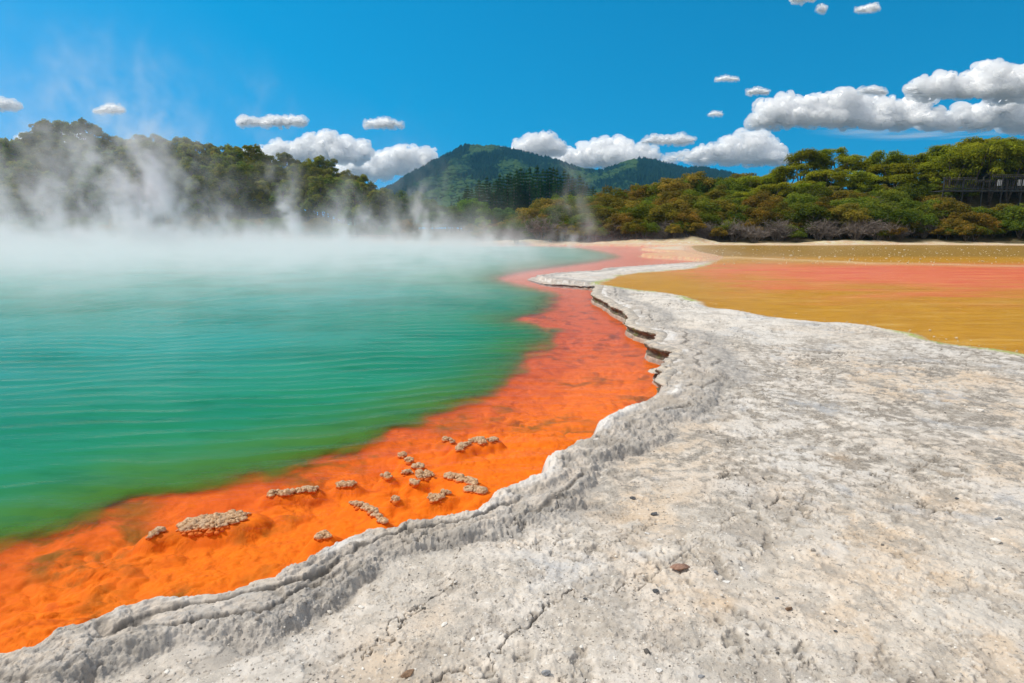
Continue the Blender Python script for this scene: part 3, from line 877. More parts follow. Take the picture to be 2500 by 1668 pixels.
# ================================================================== HILLS far behind
SIL_M = [(860, 500), (930, 478), (972, 462), (1000, 442), (1064, 410), (1100, 392), (1138, 373), (1152, 371), (1207, 373), (1242, 381), (1276, 389), (1340, 404), (1415, 426), (1450, 431), (1480, 425), (1532, 404), (1560, 403), (1596, 411), (1660, 425), (1700, 424), (1735, 431), (1770, 437), (1850, 470), (1950, 500)]
def hill_sheet(tab, d0, d1, dback, base_y, seed, nx, nt):
    p0, p1 = tab[0][0], tab[-1][0]
    pxs = np.linspace(p0, p1, nx); ts = np.concatenate([np.linspace(0, 1, nt), np.linspace(1.05, 1.8, 8)])
    A, T = np.meshgrid(pxs, ts)
    zc = sil_z(tab, A, d1)
    Dm = np.where(T <= 1, d0 + (d1 - d0) * T, d1 + (T - 1) / .8 * (dback - d1))
    Xm = (A - 1250) / FPX * Dm
    z0 = 3.0
    prof = np.where(T <= 1, np.clip(T, 0, 1) ** 1.15, np.clip(1 - (T - 1) * 1.2, 0, 1))
    rid = np.abs(fbm(Xm / 160, Dm / 240, 5, seed)) * -1.0 + .18
    Z = z0 + np.maximum(zc - z0, .5) * np.clip(prof + .42 * rid * np.sin(np.pi * np.clip(T, 0, 1)), 0, 1.2)
    Z += 3.0 * fbm(Xm / 25, Dm / 25, 4, seed + 7) * np.clip(zc / 60, 0, 1)
    nt2 = len(ts)
    i = np.arange(nt2 - 1)[:, None] * nx + np.arange(nx - 1)[None, :]
    f = np.stack([i, i + 1, i + nx + 1, i + nx], -1).reshape(-1, 4)
    return pxs, ts, Xm, Dm, Z, f

def mat_hill():
    M = Mat('hill_side'); P = M.pos()
    n1 = M.noise(.010, 6, .6, P); n2 = M.noise(.06, 5, .6, P)
    c = M.mix(M.ramp(n1, .42, .60), (.018, .045, .022), (.045, .085, .024))
    c = M.mix(M.ramp(n2, .55, .72, 0, .5), c, (.09, .075, .05))
    return M.surface(M.principled(c, .9, M.bump(n2, .6, 4)))
MAT_HILL = mat_hill()

def mat_canopy(name, a, b, c3):
    M = Mat(name)
    t_ = M.attr('tint')
    c = M.mix(M.ramp(t_, 0, .5, smooth=False), a, b); c = M.mix(M.ramp(t_, .5, 1, smooth=False), c, c3)
    return M.surface(M.n('BsdfDiffuse', {'Color': c}))
MAT_CAN = mat_canopy('hill_canopy', (.010, .030, .026), (.022, .058, .032), (.050, .092, .028))

def canopy(name, label, tab, sheet, n, size, seed):
    pxs, ts, Xm, Dm, Z, _ = sheet
    r = np.random.default_rng(seed)
    nx = len(pxs)
    a = r.uniform(0, nx - 1.001, n); b = r.uniform(0.10, 1.03, n) ** .7
    tq = np.interp(b, ts, np.arange(len(ts)))
    i0 = a.astype(int); j0 = np.minimum(tq.astype(int), len(ts) - 2); fa = a - i0; fb = tq - j0
    def S(G): return (G[j0, i0] * (1 - fa) + G[j0, i0 + 1] * fa) * (1 - fb) + (G[j0 + 1, i0] * (1 - fa) + G[j0 + 1, i0 + 1] * fa) * fb
    x, y, z = S(Xm), S(Dm), S(Z)
    patch = fbm(x / 130, y / 200, 4, seed + 3) * 2.2 + r.normal(0, .10, n)
    pxx = 1250 + FPX * x / y
    pine = np.clip(sstep(.05, -.15, patch) + ((pxx < 1150) & (b > .80)) * 1.0 + ((pxx > 1545) & (pxx < 1790) & (b > .35)) * 1.0, 0, 1)
    keep = z > 6
    x, y, z, pine, patch = [q[keep] for q in (x, y, z, pine, patch)]
    n = len(x)
    rad = size * r.uniform(.6, 1.25, n) * (1 - .35 * pine); hg = rad * (r.uniform(.8, 1.2, n) + 1.3 * pine)
    k = 6
    ang = np.linspace(0, 2 * np.pi, k, endpoint=False)[None, :] + r.uniform(0, 6, (n, 1))
    rr = rad[:, None] * r.uniform(.75, 1.2, (n, k))
    low = np.stack([x[:, None] + rr * np.cos(ang), y[:, None] + rr * np.sin(ang), (z - .3 * rad)[:, None] + 0 * ang], -1)
    mr = rr * (.85 - .35 * pine)[:, None]
    mid = np.stack([x[:, None] + mr * np.cos(ang + .4), y[:, None] + mr * np.sin(ang + .4), (z + .55 * hg)[:, None] + r.uniform(-.12, .12, (n, k)) * rad[:, None]], -1)
    top = np.stack([x + r.normal(0, .15, n) * rad, y, z + hg], -1)[:, None, :]
    V = np.concatenate([low, mid, top], 1).reshape(-1, 3)
    o = np.arange(n)[:, None, None] * (2 * k + 1)
    j = np.arange(k); j2 = (j + 1) % k
    t1 = np.stack([j, j2, j2 + k], -1); t2 = np.stack([j, j2 + k, j + k], -1); t3 = np.stack([j + k, j2 + k, np.full(k, 2 * k)], -1)
    F = (np.concatenate([t1, t2, t3])[None] + o).reshape(-1, 3)
    tint = np.where(pine > .5, r.uniform(0, .25, n), np.clip(.52 + .9 * patch + r.normal(0, .14, n), .15, 1))
    m = mesh_np(name, V, F, False, None, {'tint': np.repeat(tint, 3 * k)})
    tag(obj_from(name, m, MAT_CAN), label, 'forest', kind='stuff')

hs = hill_sheet(SIL_M, 750, 1500, 2300, 505, 400, 420, 160)
tag(obj_from('hills', mesh_np('hills', np.stack([hs[2], hs[3], hs[4]], -1).reshape(-1, 3), hs[5], True), MAT_HILL), 'forested mountain with a steep peak behind the pool', 'hill', kind='structure')
canopy('hill_forest', 'unbroken dark green forest covering the distant mountain', SIL_M, hs, 30000, 7.5, 91)
SIL_F = [(-260, 352), (0, 362), (100, 372), (160, 386), (230, 402), (330, 430), (480, 480)]
hs2 = hill_sheet(SIL_F, 330, 620, 900, 505, 430, 120, 60)
tag(obj_from('hills', mesh_np('hills', np.stack([hs2[2], hs2[3], hs2[4]], -1).reshape(-1, 3), hs2[5], True), MAT_HILL), 'dark wooded ridge far off behind the left wood', 'hill', kind='structure')
canopy('ridge_forest', 'dark forest on the far ridge behind the left wood', SIL_F, hs2, 3000, 5.0, 95)

# ================================================================== TREES AND SHRUBS
def mat_leaf(name, cols, trans=.5):
    M = Mat(name)
    t_ = M.attr('tint')
    oi = M.n('ObjectInfo').outputs['Random']
    c = M.mix(M.ramp(t_, 0, .5, smooth=False), cols[0], cols[1])
    c = M.mix(M.ramp(t_, .5, 1, smooth=False), c, cols[2])
    hv = M.n('HueSaturation', {'Hue': M.ramp(oi, 0, 1, .478, .518, False), 'Saturation': 1.0, 'Value': M.ramp(M.math('FRACT', M.math('MULTIPLY', oi, 7.31)), 0, 1, .72, 1.30, False), 'Color': c})
    d = M.n('BsdfDiffuse', {'Color': hv.outputs[0]})
    t2 = M.n('BsdfTranslucent', {'Color': hv.outputs[0]})
    return M.surface(M.n('MixShader', {0: trans, 1: d, 2: t2}))
def mat_plain(name, a, b, scale=4, rough=.85):
    M = Mat(name); P = M.n('TexCoord').outputs['Object']
    n1 = M.noise(scale, 5, .6, P)
    return M.surface(M.principled(M.mix(M.ramp(n1, .38, .62), a, b), rough, M.bump(n1, .5, .02)))
LEAF = {
    'pine': mat_leaf('pine_needles', [(.059, .124, .028), (.155, .209, .025), (.310, .279, .031)]),
    'fir': mat_leaf('dark_needles', [(.019, .058, .029), (.034, .090, .034), (.060, .132, .034)]),
    'broad': mat_leaf('broad_leaves', [(.060, .144, .017), (.144, .264, .019), (.240, .360, .024)]),
    'dull': mat_leaf('dull_leaves', [(.042, .098, .031), (.084, .154, .034), (.147, .210, .039)]),
    'scrub': mat_leaf('scrub_leaves', [(.098, .101, .023), (.215, .176, .029), (.351, .234, .036)]),
    'flat': mat_leaf('flat_crown_leaves', [(.100, .144, .018), (.225, .256, .020), (.362, .362, .027)]),
    'olive': mat_leaf('olive_needles', [(.065, .110, .022), (.165, .195, .024), (.300, .280, .030)]),
    'green': mat_leaf('green_scrub_leaves', [(.055, .090, .018), (.120, .165, .022), (.210, .230, .026)]),
    'heath': mat_leaf('heath_leaves', [(.120, .102, .022), (.222, .174, .026), (.312, .180, .036)]),
}
BARK = mat_plain('bark', (.085, .065, .05), (.16, .135, .11))
TWIG = mat_plain('grey_twigs', (.125, .10, .082), (.21, .175, .15))

def leaves(lobes, n, size, aspect=.55, seed=0, shell=.55, up=.15, tintbias=None):
    """many leaf-sized faces spread through a set of ellipsoid lobes"""
    r = np.random.default_rng(seed)
    L = np.array(lobes, float)
    w = (L[:, 3] * L[:, 4] + L[:, 3] * L[:, 5]); w /= w.sum()
    k = r.choice(len(L), n, p=w)
    d = r.normal(size=(n, 3)); d /= np.linalg.norm(d, axis=1, keepdims=True)
    d[:, 2] = np.where(d[:, 2] < -.35, -d[:, 2], d[:, 2])
    rad = shell + (1.08 - shell) * r.random(n) ** .6
    lump = 1 + .28 * fbm3(d * 2.2 + L[k, :3] * .7, 2, seed)
    P = L[k, :3] + d * L[k, 3:6] * (rad * lump)[:, None]
    nrm = d + r.normal(0, .55, (n, 3)); nrm[:, 2] += up
    nrm /= np.linalg.norm(nrm, axis=1, keepdims=True)
    a = np.cross(nrm, r.normal(size=(n, 3))); a /= np.linalg.norm(a, axis=1, keepdims=True)
    b = np.cross(nrm, a)
    s_ = size * r.uniform(.55, 1.4, n)[:, None]
    A = a * s_; B = b * s_ * aspect
    V = np.stack([P - A, P + B * r.uniform(.6, 1.2, (n, 1)), P + A, P - B * r.uniform(.6, 1.2, (n, 1))], 1).reshape(-1, 3)
    F = np.arange(4 * n).reshape(n, 4)
    lt = r.uniform(-.22, .22, len(L))
    tint = np.clip(.45 + lt[k] + r.normal(0, .16, n) + .12 * d[:, 2], 0, 1)
    return V, F, tint

def crown_mesh(name, lobes, n, size, mat, **kw):
    V, F, t_ = leaves(lobes, n, size, **kw)
    m = mesh_np(name, V, F, False, None, {'tint': t_})
    m.materials.append(mat)
    return m

def make_pine(seed, h=9.0):
    r = random.Random(seed); T = Parts()
    lx, ly = r.uniform(-.5, .5), r.uniform(-.5, .5)
    pt = lambda t: (lx * t * t, ly * t * t, h * .93 * t)
    T.tube([pt(t) for t in (0, .25, .5, .75, 1)], [.19, .16, .125, .085, .04], 7)
    lob = []
    nl = r.randint(20, 26)
    for i in range(nl):
        t = .30 + .66 * (i + r.random()) / nl
        a = i * 2.4 + r.uniform(-.5, .5)
        L = (1.0 - .62 * ((t - .30) / .70) ** 1.4) * r.uniform(1.1, 2.3)
        b = Vector(pt(t)); e = b + Vector((math.cos(a) * L, math.sin(a) * L, .35 * L + r.uniform(-.1, .35)))
        m_ = b.lerp(e, .5) + Vector((0, 0, -.08))
        T.tube([b, m_, e], [.055, .04, .02], 5)
        s_ = r.uniform(.45, .82) * (1.1 - .3 * t)
        lob.append((e.x, e.y, e.z + .2, s_, s_, s_ * r.uniform(.8, 1.2)))
        if r.random() < .7:
            q = b.lerp(e, .62); s2 = s_ * .75
            lob.append((q.x + r.uniform(-.4, .4), q.y + r.uniform(-.4, .4), q.z + .4, s2, s2, s2 * .95))
    tp = Vector(pt(1))
    lob.append((tp.x, tp.y, tp.z + .05, .5, .5, .65)); lob.append((tp.x, tp.y, tp.z - .5, .75, .75, .6))
    c = crown_mesh('pine_crown', lob, 6200, .19, LEAF['pine' if seed in (1, 2) else 'olive'], aspect=.38, seed=seed, shell=.35, up=.5)
    t_ = T.mesh('pine_trunk', True); t_.materials.append(BARK)
    return c, t_, h

def make_fir(seed, h=13.0):
    r = random.Random(seed); T = Parts()
    T.tube([(0, 0, 0), (0, 0, h * .5), (0, 0, h * .97)], [.24, .15, .03], 7)
    lob = []
    z = h * .16
    while z < h * .95:
        f = 1 - (z - h * .16) / (h * .84)
        R = 2.15 * f ** .85 + .12
        nb = r.randint(4, 6); a0 = r.random() * 6
        for k in range(nb):
            a = a0 + k * 6.28 / nb + r.uniform(-.3, .3); L = R * r.uniform(.6, 1.12)
            for q in (.45, .85):
                lob.append((math.cos(a) * L * q, math.sin(a) * L * q, z + .10 * L - .15 * q * L, .34 * R * .6 + .2, .34 * R * .6 + .2, .22 + .1 * f))
            T.tube([(0, 0, z), (math.cos(a) * L * .9, math.sin(a) * L * .9, z + .05)], [.04, .015], 4)
        z += r.uniform(.55, .85)
    lob.append((0, 0, h * .965, .16, .16, .5))
    c = crown_mesh('fir_crown', lob, 5200, .22, LEAF['fir'], aspect=.35, seed=seed, shell=.3, up=.2)
    t_ = T.mesh('fir_trunk', True); t_.materials.append(BARK)
    return c, t_, h

def make_dome(seed, h, w, leaf, n, size, lo=.22, flat=.75, stems=4):
    """a rounded shrub or broadleaf tree: several stems, lumpy dome of foliage"""
    r = random.Random(seed); T = Parts(); lob = []
    for k in range(stems):
        a = k * 6.28 / stems + r.uniform(-.5, .5)
        L = w * .5 * r.uniform(.3, .75)
        T.tube([(0.06 * math.cos(a), .06 * math.sin(a), 0), (L * .4 * math.cos(a), L * .4 * math.sin(a), h * .35), (L * math.cos(a), L * math.sin(a), h * .72)], [.075, .055, .02], 5)
    N = r.randint(22, 30)
    for i in range(N):
        u = r.random(); a = i * 2.399 + r.uniform(-.3, .3)
        ph = math.acos(1 - u * 1.15)
        R = r.uniform(.72, 1.0)
        x_ = math.sin(ph) * R * w * .5 * math.cos(a); y_ = math.sin(ph) * R * w * .5 * math.sin(a)
        z_ = h * lo + (math.cos(ph) * .5 + .42) / .92 * h * (1 - lo) * R * .92
        s_ = w * r.uniform(.12, .21)
        lob.append((x_, y_, max(z_, h * .14), s_, s_, s_ * flat))
    lob.append((0, 0, h * .5, w * .3, w * .3, h * .25))
    c = crown_mesh('dome_crown', lob, n, size, leaf, aspect=.6, seed=seed, shell=.45, up=.35)
    t_ = T.mesh('dome_stems', True); t_.materials.append(BARK)
    return c, t_, h

def make_flat(seed, h=6.0, w=5.4):
    """umbrella-topped tree: leaning forked trunk, flat layered sprays of foliage"""
    r = random.Random(seed); T = Parts(); lob = []
    for k in range(r.randint(3, 4)):
        a = k * 2.0 + r.uniform(-.5, .5)
        m_ = Vector((math.cos(a) * .6, math.sin(a) * .6, h * .45)); e = Vector((math.cos(a) * w * .26, math.sin(a) * w * .26, h * .84))
        T.tube([(0, 0, 0), m_, e], [.15, .10, .04], 6)
        for j in range(6):
            b = a + r.uniform(-1.2, 1.2); L = r.uniform(.4, w * .27)
            z_ = e.z - r.uniform(-.12, .26) * h * (.4 + L / w)
            q = Vector((e.x + math.cos(b) * L, e.y + math.sin(b) * L, z_))
            T.tube([e - Vector((0, 0, .5)), q], [.035, .012], 4)
            s_ = r.uniform(.65, 1.15)
            lob.append((q.x, q.y, q.z + r.uniform(-.35, .35), s_ * 1.05, s_ * 1.05, s_ * r.uniform(.50, .85)))
            if r.random() < .85:
                lob.append((q.x * 1.1, q.y * 1.1, q.z - r.uniform(.7, 2.4), s_ * .85, s_ * .85, s_ * .5))
    lob.append((0, 0, h * .86, 1.5, 1.5, .5))
    c = crown_mesh('flat_crown', lob, 5600, .15, LEAF['flat'], aspect=.5, seed=seed, shell=.25, up=.9)
    t_ = T.mesh('flat_trunk', True); t_.materials.append(BARK)
    return c, t_, h

def make_bare(seed, h=2.4, w=2.8, n=520):
    r = np.random.default_rng(seed)
    V = []; F = []
    def tw(a, b, w0, w1):
        d = b - a; s_ = np.cross(d, r.normal(size=3)); s_ /= np.linalg.norm(s_) + 1e-9
        u_ = np.cross(d, s_); u_ /= np.linalg.norm(u_) + 1e-9
        i = len(V)
        for p, q in ((a, w0), (b, w1)):
            for c in range(3):
                an = c * 2.094
                V.append(p + (s_ * math.cos(an) + u_ * math.sin(an)) * q)
        for c in range(3):
            F.append((i + c, i + (c + 1) % 3, i + 3 + (c + 1) % 3, i + 3 + c))
    for k in range(16):
        a = r.uniform(0, 6.28); L = r.uniform(.35, 1.0)
        p0 = np.array([math.cos(a) * .15, math.sin(a) * .15, 0.0])
        p1 = np.array([math.cos(a) * w * .28 * L, math.sin(a) * w * .28 * L, h * r.uniform(.35, .6)])
        tw(p0, p1, .035, .022)
        for j in range(6):
            p2 = p1 * r.uniform(.7, 1.05) + r.normal(0, 1, 3) * [w * .16, w * .16, h * .12] + [0, 0, h * .15]
            tw(p1, p2, .02, .014)
            for q in range(5):
                p3 = p2 + r.normal(0, 1, 3) * [w * .10, w * .10, h * .09] + [0, 0, h * .06]
                tw(p2, p3, .014, .007)
                tw(p2 * .6 + p3 * .4, p3 + r.normal(0, .16, 3), .010, .005)
    m = mesh_np('bare_shrub', np.array(V), np.array(F), False)
    m.materials.append(TWIG)
    return m, None, h

PINES = [make_pine(s_) for s_ in (1, 2, 3, 4, 5)]
FIRS = [make_fir(s_) for s_ in (11, 12, 13)]
BROADS = [make_dome(s_, 7.0, 6.6, LEAF['broad'], 6500, .17) for s_ in (21, 22)]
DULLS = [make_dome(s_, 6.5, 6.0, LEAF['dull'], 5200, .18) for s_ in (24, 25)]
SCRUBS = [make_dome(s_, 3.9, 4.0, LEAF['scrub' if s_ < 33 else 'green'], 5200, .105, flat=.85) for s_ in (31, 32, 33, 34)]
HEATHS = [make_dome(s_, 1.9, 2.6, LEAF['heath'], 2600, .085, flat=.9) for s_ in (36, 37)]
FLATS = [make_flat(s_) for s_ in (41, 42, 43)]
BARES = [make_bare(s_) for s_ in (51, 52, 53)]

def plant(name, proto, x, y, height, label, cat, group, widen=1.0, sink=.12, z=None):
    cm, tm, h = proto
    k = height / h
    gz = ground_z(x, y) if z is None else z
    e = empty(name, (x, y, gz - sink), random.uniform(0, 6.283))
    e.scale = (k * widen, k * widen, k)
    tag(e, label, cat, group)
    o = bpy.data.objects.new('crown', cm); link(o, e)
    if tm is not None:
        o = bpy.data.objects.new('trunk', tm); link(o, e)
    return e

def bare(x, y, height, label, group):
    m, _, h = random.choice(BARES)
    o = bpy.data.objects.new('bare_shrub', m); link(o)
    o.location = (x, y, ground_z(x, y) - .08); o.rotation_euler = (0, 0, random.uniform(0, 6.283))
    k = height / h; o.scale = (k * random.uniform(1, 1.5), k * random.uniform(1, 1.5), k)
    tag(o, label, 'shrub', group)

RL = random.Random(21)
# --- the wood on the left slope
px = -70.0
while px < 975:
    d = RL.uniform(99, 107); x = XF(px, d)
    gz = ground_z(x, d)
    top = sil_z(SIL_L, px, d) + RL.choice([-.9, -.4, 0, .2, .5, .9])
    hgt = min(max(top - gz, 4.5), 12.5)
    plant('pine_tree', PINES[RL.randrange(5)], x, d, hgt, 'pine on the skyline of the left wood, its crown against the sky', 'tree', 'pines along the skyline of the left wood', RL.uniform(.85, 1.15))
    px += RL.uniform(17, 31)
for d0, lab, step in ((95, 'pine high on the left wooded slope just below the skyline', 34), (90, 'pine in the middle of the left wooded slope', 38), (85, 'pine low on the left wooded slope, wreathed in steam', 42), (80, 'pine near the foot of the left wooded slope, deep in steam', 46)):
    px = -80.0 + RL.uniform(0, 20)
    while px < 960:
        d = d0 + RL.uniform(-2, 2); x = XF(px, d); gz = ground_z(x, d)
        cap = sil_z(SIL_L, px, d) - .6 - gz
        hgt = min(RL.uniform(6.0, 9.2), cap)
        if hgt > 3.2:
            plant('pine_tree', PINES[RL.randrange(5)], x, d, hgt, lab, 'tree', lab.replace('pine', 'pines', 1), RL.uniform(.9, 1.25))
        px += RL.uniform(.7, 1.3) * step
px = -90.0
while px < 990:
    d = RL.uniform(108.5, 111.5); x = XF(px, d); gz = ground_z(x, d)
    hgt = min(RL.uniform(3.0, 4.6), sil_z(SIL_L, px, d) - 1.2 - gz)
    if hgt > 1.2:
        plant('shrub', RL.choice(DULLS), x, d, hgt, 'dark undergrowth shrub glimpsed between the skyline pine trunks', 'shrub', 'undergrowth shrubs between the skyline pine trunks', 1.15)
    px += RL.uniform(24, 40)
px = -60.0
while px < 1000:
    d = RL.uniform(75.5, 78.5); x = XF(px, d)
    plant('shrub', RL.choice(DULLS + SCRUBS), x, d, RL.uniform(1.6, 3.4), 'low shrub on the bank below the left wood, veiled by steam', 'shrub', 'shrubs on the bank below the left wood', 1.1)
    px += RL.uniform(28, 60)

# --- valley in the middle: dark conifers behind, green broadleaf trees before them
SIL_C = [(1090, 500), (1117, 484), (1150, 450), (1192, 436), (1255, 420), (1310, 410), (1383, 424), (1425, 440), (1455, 470)]
px = 1105.0
while px < 1452:
    d = RL.uniform(195, 232); x = XF(px, d); gz = ground_z(x, d)
    top = sil_z(SIL_C, px, d) + RL.uniform(-2.2, .6)
    plant('conifer_tree', FIRS[RL.randrange(3)], x, d, min(max(top - gz, 6), 24), 'dark spiky conifer in the clump below the mountain', 'tree', 'dark conifers in the clump below the mountain', RL.uniform(.75, 1.0))
    px += RL.uniform(6, 11)
def broad(pxc, py_top, d, kind, label, wd=1.0, name='broadleaf_tree', group=None):
    x = XF(pxc, d); gz = ground_z(x, d)
    top = CAM_Z + (HORIZON - py_top) / FPX * d
    plant(name, kind, x, d, max(top - gz, 1.5), label, 'tree', group, wd)
broad(1158, 483, 128, BROADS[0], 'bright green rounded tree in front of the dark conifers, nearest the steam', 1.0)
broad(1362, 478, 132, BROADS[1], 'bright green leafy tree at the right foot of the conifer clump', .8)
broad(1105, 505, 120, BROADS[1], 'lighter green tree left of the bright rounded tree', .9)
broad(1180, 528, 112, BROADS[1], 'small bright green tree below the bright rounded tree', .9)
for k in range(46):
    pxc = RL.uniform(935, 1370); d = RL.uniform(98, 178)
    ptop = 506 + (pxc < 1060) * -14 + RL.uniform(-6, 26) + 14 * (d < 125)
    if pxc > 1260: ptop = max(ptop, 500)
    broad(pxc, ptop, d, RL.choice(DULLS), 'dull green tree in the valley thicket below the conifers', RL.uniform(.9, 1.3), group='dull green trees in the valley thicket')
for pxc, yt in ((975, 468), (1015, 470), (1048, 486), (948, 462)):
    broad(pxc, yt, 140, RL.choice(DULLS), 'dark round tree rising through the steam at the left foot of the mountain', .75, group='dark trees at the left foot of the mountain')

# --- scrub on the right hillside
PLAT_D, PLAT_PX0 = 80.0, 2272
def in_plat(pxc, d): return pxc > 2252 and 78.0 < d < 83.5
px = 1150.0
while px < 2720:
    d = RL.uniform(93, 99); x = XF(px, d); gz = ground_z(x, d)
    top = sil_z(SIL_R, px, d) + RL.uniform(-.5, .45)
    hgt = min(max(top - gz, 1.8), 7.5)
    if px > 1800:
        plant('flat_topped_tree', FLATS[RL.randrange(3)], x, d, hgt, 'flat-topped green tree on the crest of the right hillside', 'tree', 'flat-topped trees on the crest of the right hillside', RL.uniform(.9, 1.25))
        px += RL.uniform(26, 44)
    else:
        plant('shrub', SCRUBS[RL.randrange(4)], x, d, hgt, 'olive shrub on the crest of the right hillside against the sky', 'shrub', 'shrubs on the crest of the right hillside', RL.uniform(.95, 1.3))
        px += RL.uniform(20, 34)
for d0, lab, step in ((89.5, 'shrub high on the right hillside below the crest', 36), (86, 'shrub on the upper slope of the right hillside', 38), (82, 'shrub halfway down the right hillside', 40), (78, 'shrub on the lower slope of the right hillside', 42), (74.5, 'shrub near the foot of the right hillside', 46)):
    px = 1160.0 + RL.uniform(0, 20)
    while px < 2680:
        d = d0 + RL.uniform(-1.6, 1.6); x = XF(px, d); gz = ground_z(x, d)
        capy = 0
        cap = sil_z(SIL_R, px, d) - .5 - gz
        if px > 2215 and d < 83.5:
            cap = min(cap, CAM_Z + (HORIZON - 479) / FPX * d - gz)
        hgt = min(RL.uniform(2.6, 4.6), cap)
        if hgt > 1.1 and not in_plat(px, d):
            if px > 1780 and d0 > 84 and RL.random() < .7:
                plant('flat_topped_tree', FLATS[RL.randrange(3)], x, d, min(hgt * 1.25, cap), 'flat-topped tree among the shrubs on the upper right hillside', 'tree', 'flat-topped trees among the shrubs of the upper right hillside', RL.uniform(.9, 1.2))
            else:
                plant('shrub', SCRUBS[RL.randrange(4)], x, d, hgt, lab, 'shrub', lab.replace('shrub', 'shrubs', 1), RL.uniform(.95, 1.35))
        px += RL.uniform(.7, 1.3) * step
for pxc, pt in ((2292, 372), (2338, 350), (2428, 352), (2476, 346), (2520, 340), (2385, 362)):
    x = XF(pxc, 84.6); gz = ground_z(x, 84.6)
    plant('flat_topped_tree', FLATS[RL.randrange(3)], x, 84.6, CAM_Z + (HORIZON - pt) / FPX * 84.6 - gz, 'tall flat-topped tree shading the shelter behind the walkway', 'tree', 'flat-topped trees shading the shelter', .72)
px = 1230.0
while px < 2640:
    d = RL.uniform(69.8, 74.0); x = XF(px, d)
    if RL.random() < (.45 if px < 2200 else .28):
        bare(x, d, RL.uniform(1.2, 2.7), 'leafless grey shrub at the foot of the right hillside', 'leafless grey shrubs at the foot of the right hillside')
    else:
        plant('shrub', RL.choice(SCRUBS), x, d, RL.uniform(1.4, 2.6), 'small leafy shrub among the grey twigs at the foot of the right hillside', 'shrub', 'small leafy shrubs at the foot of the right hillside', 1.2)
    px += RL.uniform(10, 26)
for k in range(26):
    pxc = RL.uniform(1400, 2350); d = RL.uniform(75, 83); x = XF(pxc, d)
    bare(x, d, RL.uniform(1.8, 3.2), 'leafless grey shrub part way up the right hillside', 'leafless grey shrubs part way up the right hillside')
for k in range(34):
    pxc = RL.uniform(2230, 2700); d = RL.uniform(72, 78.5); x = XF(pxc, d); gz = ground_z(x, d)
    hgt = min(RL.uniform(1.0, 2.2), CAM_Z + (HORIZON - 476) / FPX * d - gz)
    if hgt > .5:
        plant('heath_bush', HEATHS[k % 2], x, d, hgt, 'yellowish heath bush on the slope below the wooden walkway', 'shrub', 'heath bushes below the wooden walkway', RL.uniform(1.0, 1.4))

# ================================================================== WALKWAYS ON THE FAR SIDE
WOOD_D = mat_plain('dark_stained_wood', (.022, .026, .026), (.045, .048, .045), 3)
WOOD_P = mat_plain('pinkish_wood', (.34, .20, .15), (.46, .30, .23), 3)
RAIL_M = mat_plain('pale_rail_wood', (.10, .095, .085), (.16, .15, .135), 3)
BOARD_M = mat_plain('pale_board', (.62, .66, .68), (.72, .75, .76), 3)
def walkway():
    d = PLAT_D
    segs = [(2272, 2348, 470, 441), (2348, 2386, 470, 446), (2386, 2700, 469, 434)]
    x0, x1 = XF(2272, d), XF(2700, d)
    zd = CAM_Z + (HORIZON - 469) / FPX * d
    root = empty('walkway', (x0, d, zd))
    tag(root, 'dark wooden walkway with slatted railing high on the right hillside', 'walkway')
    L = lambda v: (v[0] - x0, v[1] - d, v[2] - zd)
    p = Parts(); p.box(L(((x0 + x1) / 2, d + 1.0, zd - .06)), (x1 - x0, 2.2, .12)); p.box(L(((x0 + x1) / 2, d - .115, zd - .06)), (x1 - x0, .05, .22)); p.build('deck', WOOD_D, root)
    for i in range(9):
        px = 2274 + i * 46
        x = XF(px, d)
        ht = 1.62 if px < 2386 else 1.92
        p = Parts(); zg = ground_z(x, d) - .3
        p.box(L((x, d - .02, (zg + zd + ht) / 2)), (.13, .13, zd + ht - zg)); p.build('post', WOOD_D, root)
    for a, b, yb, yt in segs:
        xa, xb = XF(a, d), XF(b, d); zt = CAM_Z + (HORIZON - yt) / FPX * d
        p = Parts(); p.box(L(((xa + xb) / 2, d - .03, zt + .02)), (xb - xa + .1, .20, .055)); p.box(L(((xa + xb) / 2, d + .02, zt - .17)), (xb - xa, .05, .09)); p.build('top_rail', RAIL_M, root)
        p = Parts(); p.box(L(((xa + xb) / 2, d + .02, zd + .22)), (xb - xa, .06, .09)); p.build('bottom_rail', WOOD_D, root)
        p = Parts(); n = int((xb - xa) / .25)
        for k in range(n):
            xx = xa + (k + .5) / n * (xb - xa)
            p.box(L((xx, d - .02, (zd + .10 + zt - .06) / 2)), (.062, .025, zt - .06 - zd - .10))
        p.build('balusters', WOOD_D, root)
    for pxc, w, lab in ((2407, .66, 'small white information board behind the walkway railing'), (2460, 1.22, 'wide white information board behind the walkway railing')):
        x = XF(pxc, d + .45); b = empty('information_board', (x, d + .45, zd))
        tag(b, lab, 'board', 'information boards behind the walkway railing')
        p = Parts(); p.box((0, 0, .98), (w, .05, .76)); p.build('panel', BOARD_M, b)
        for sx in (-1, 1):
            p = Parts(); p.box((sx * w * .4, .05, .5), (.06, .05, 1.0)); p.build('leg', WOOD_D, b)
    # gabled shelter behind the railing
    xs = XF(2400, 85.5); sh = empty('shelter', (xs, 85.5, zd))
    tag(sh, 'dark timber shelter with a steep gable half hidden by trees above the walkway', 'shelter')
    for sx in (-1, 1):
        p = Parts(); p.bar((sx * 2.3, 0, 1.9), (0, 0, 4.1), 2.4, .14); p.build('roof_slope', WOOD_D, sh)
        for y in (-1, 1):
            p = Parts(); p.box((sx * 1.9, y, .95), (.16, .16, 1.9)); p.build('post', WOOD_D, sh)
walkway()

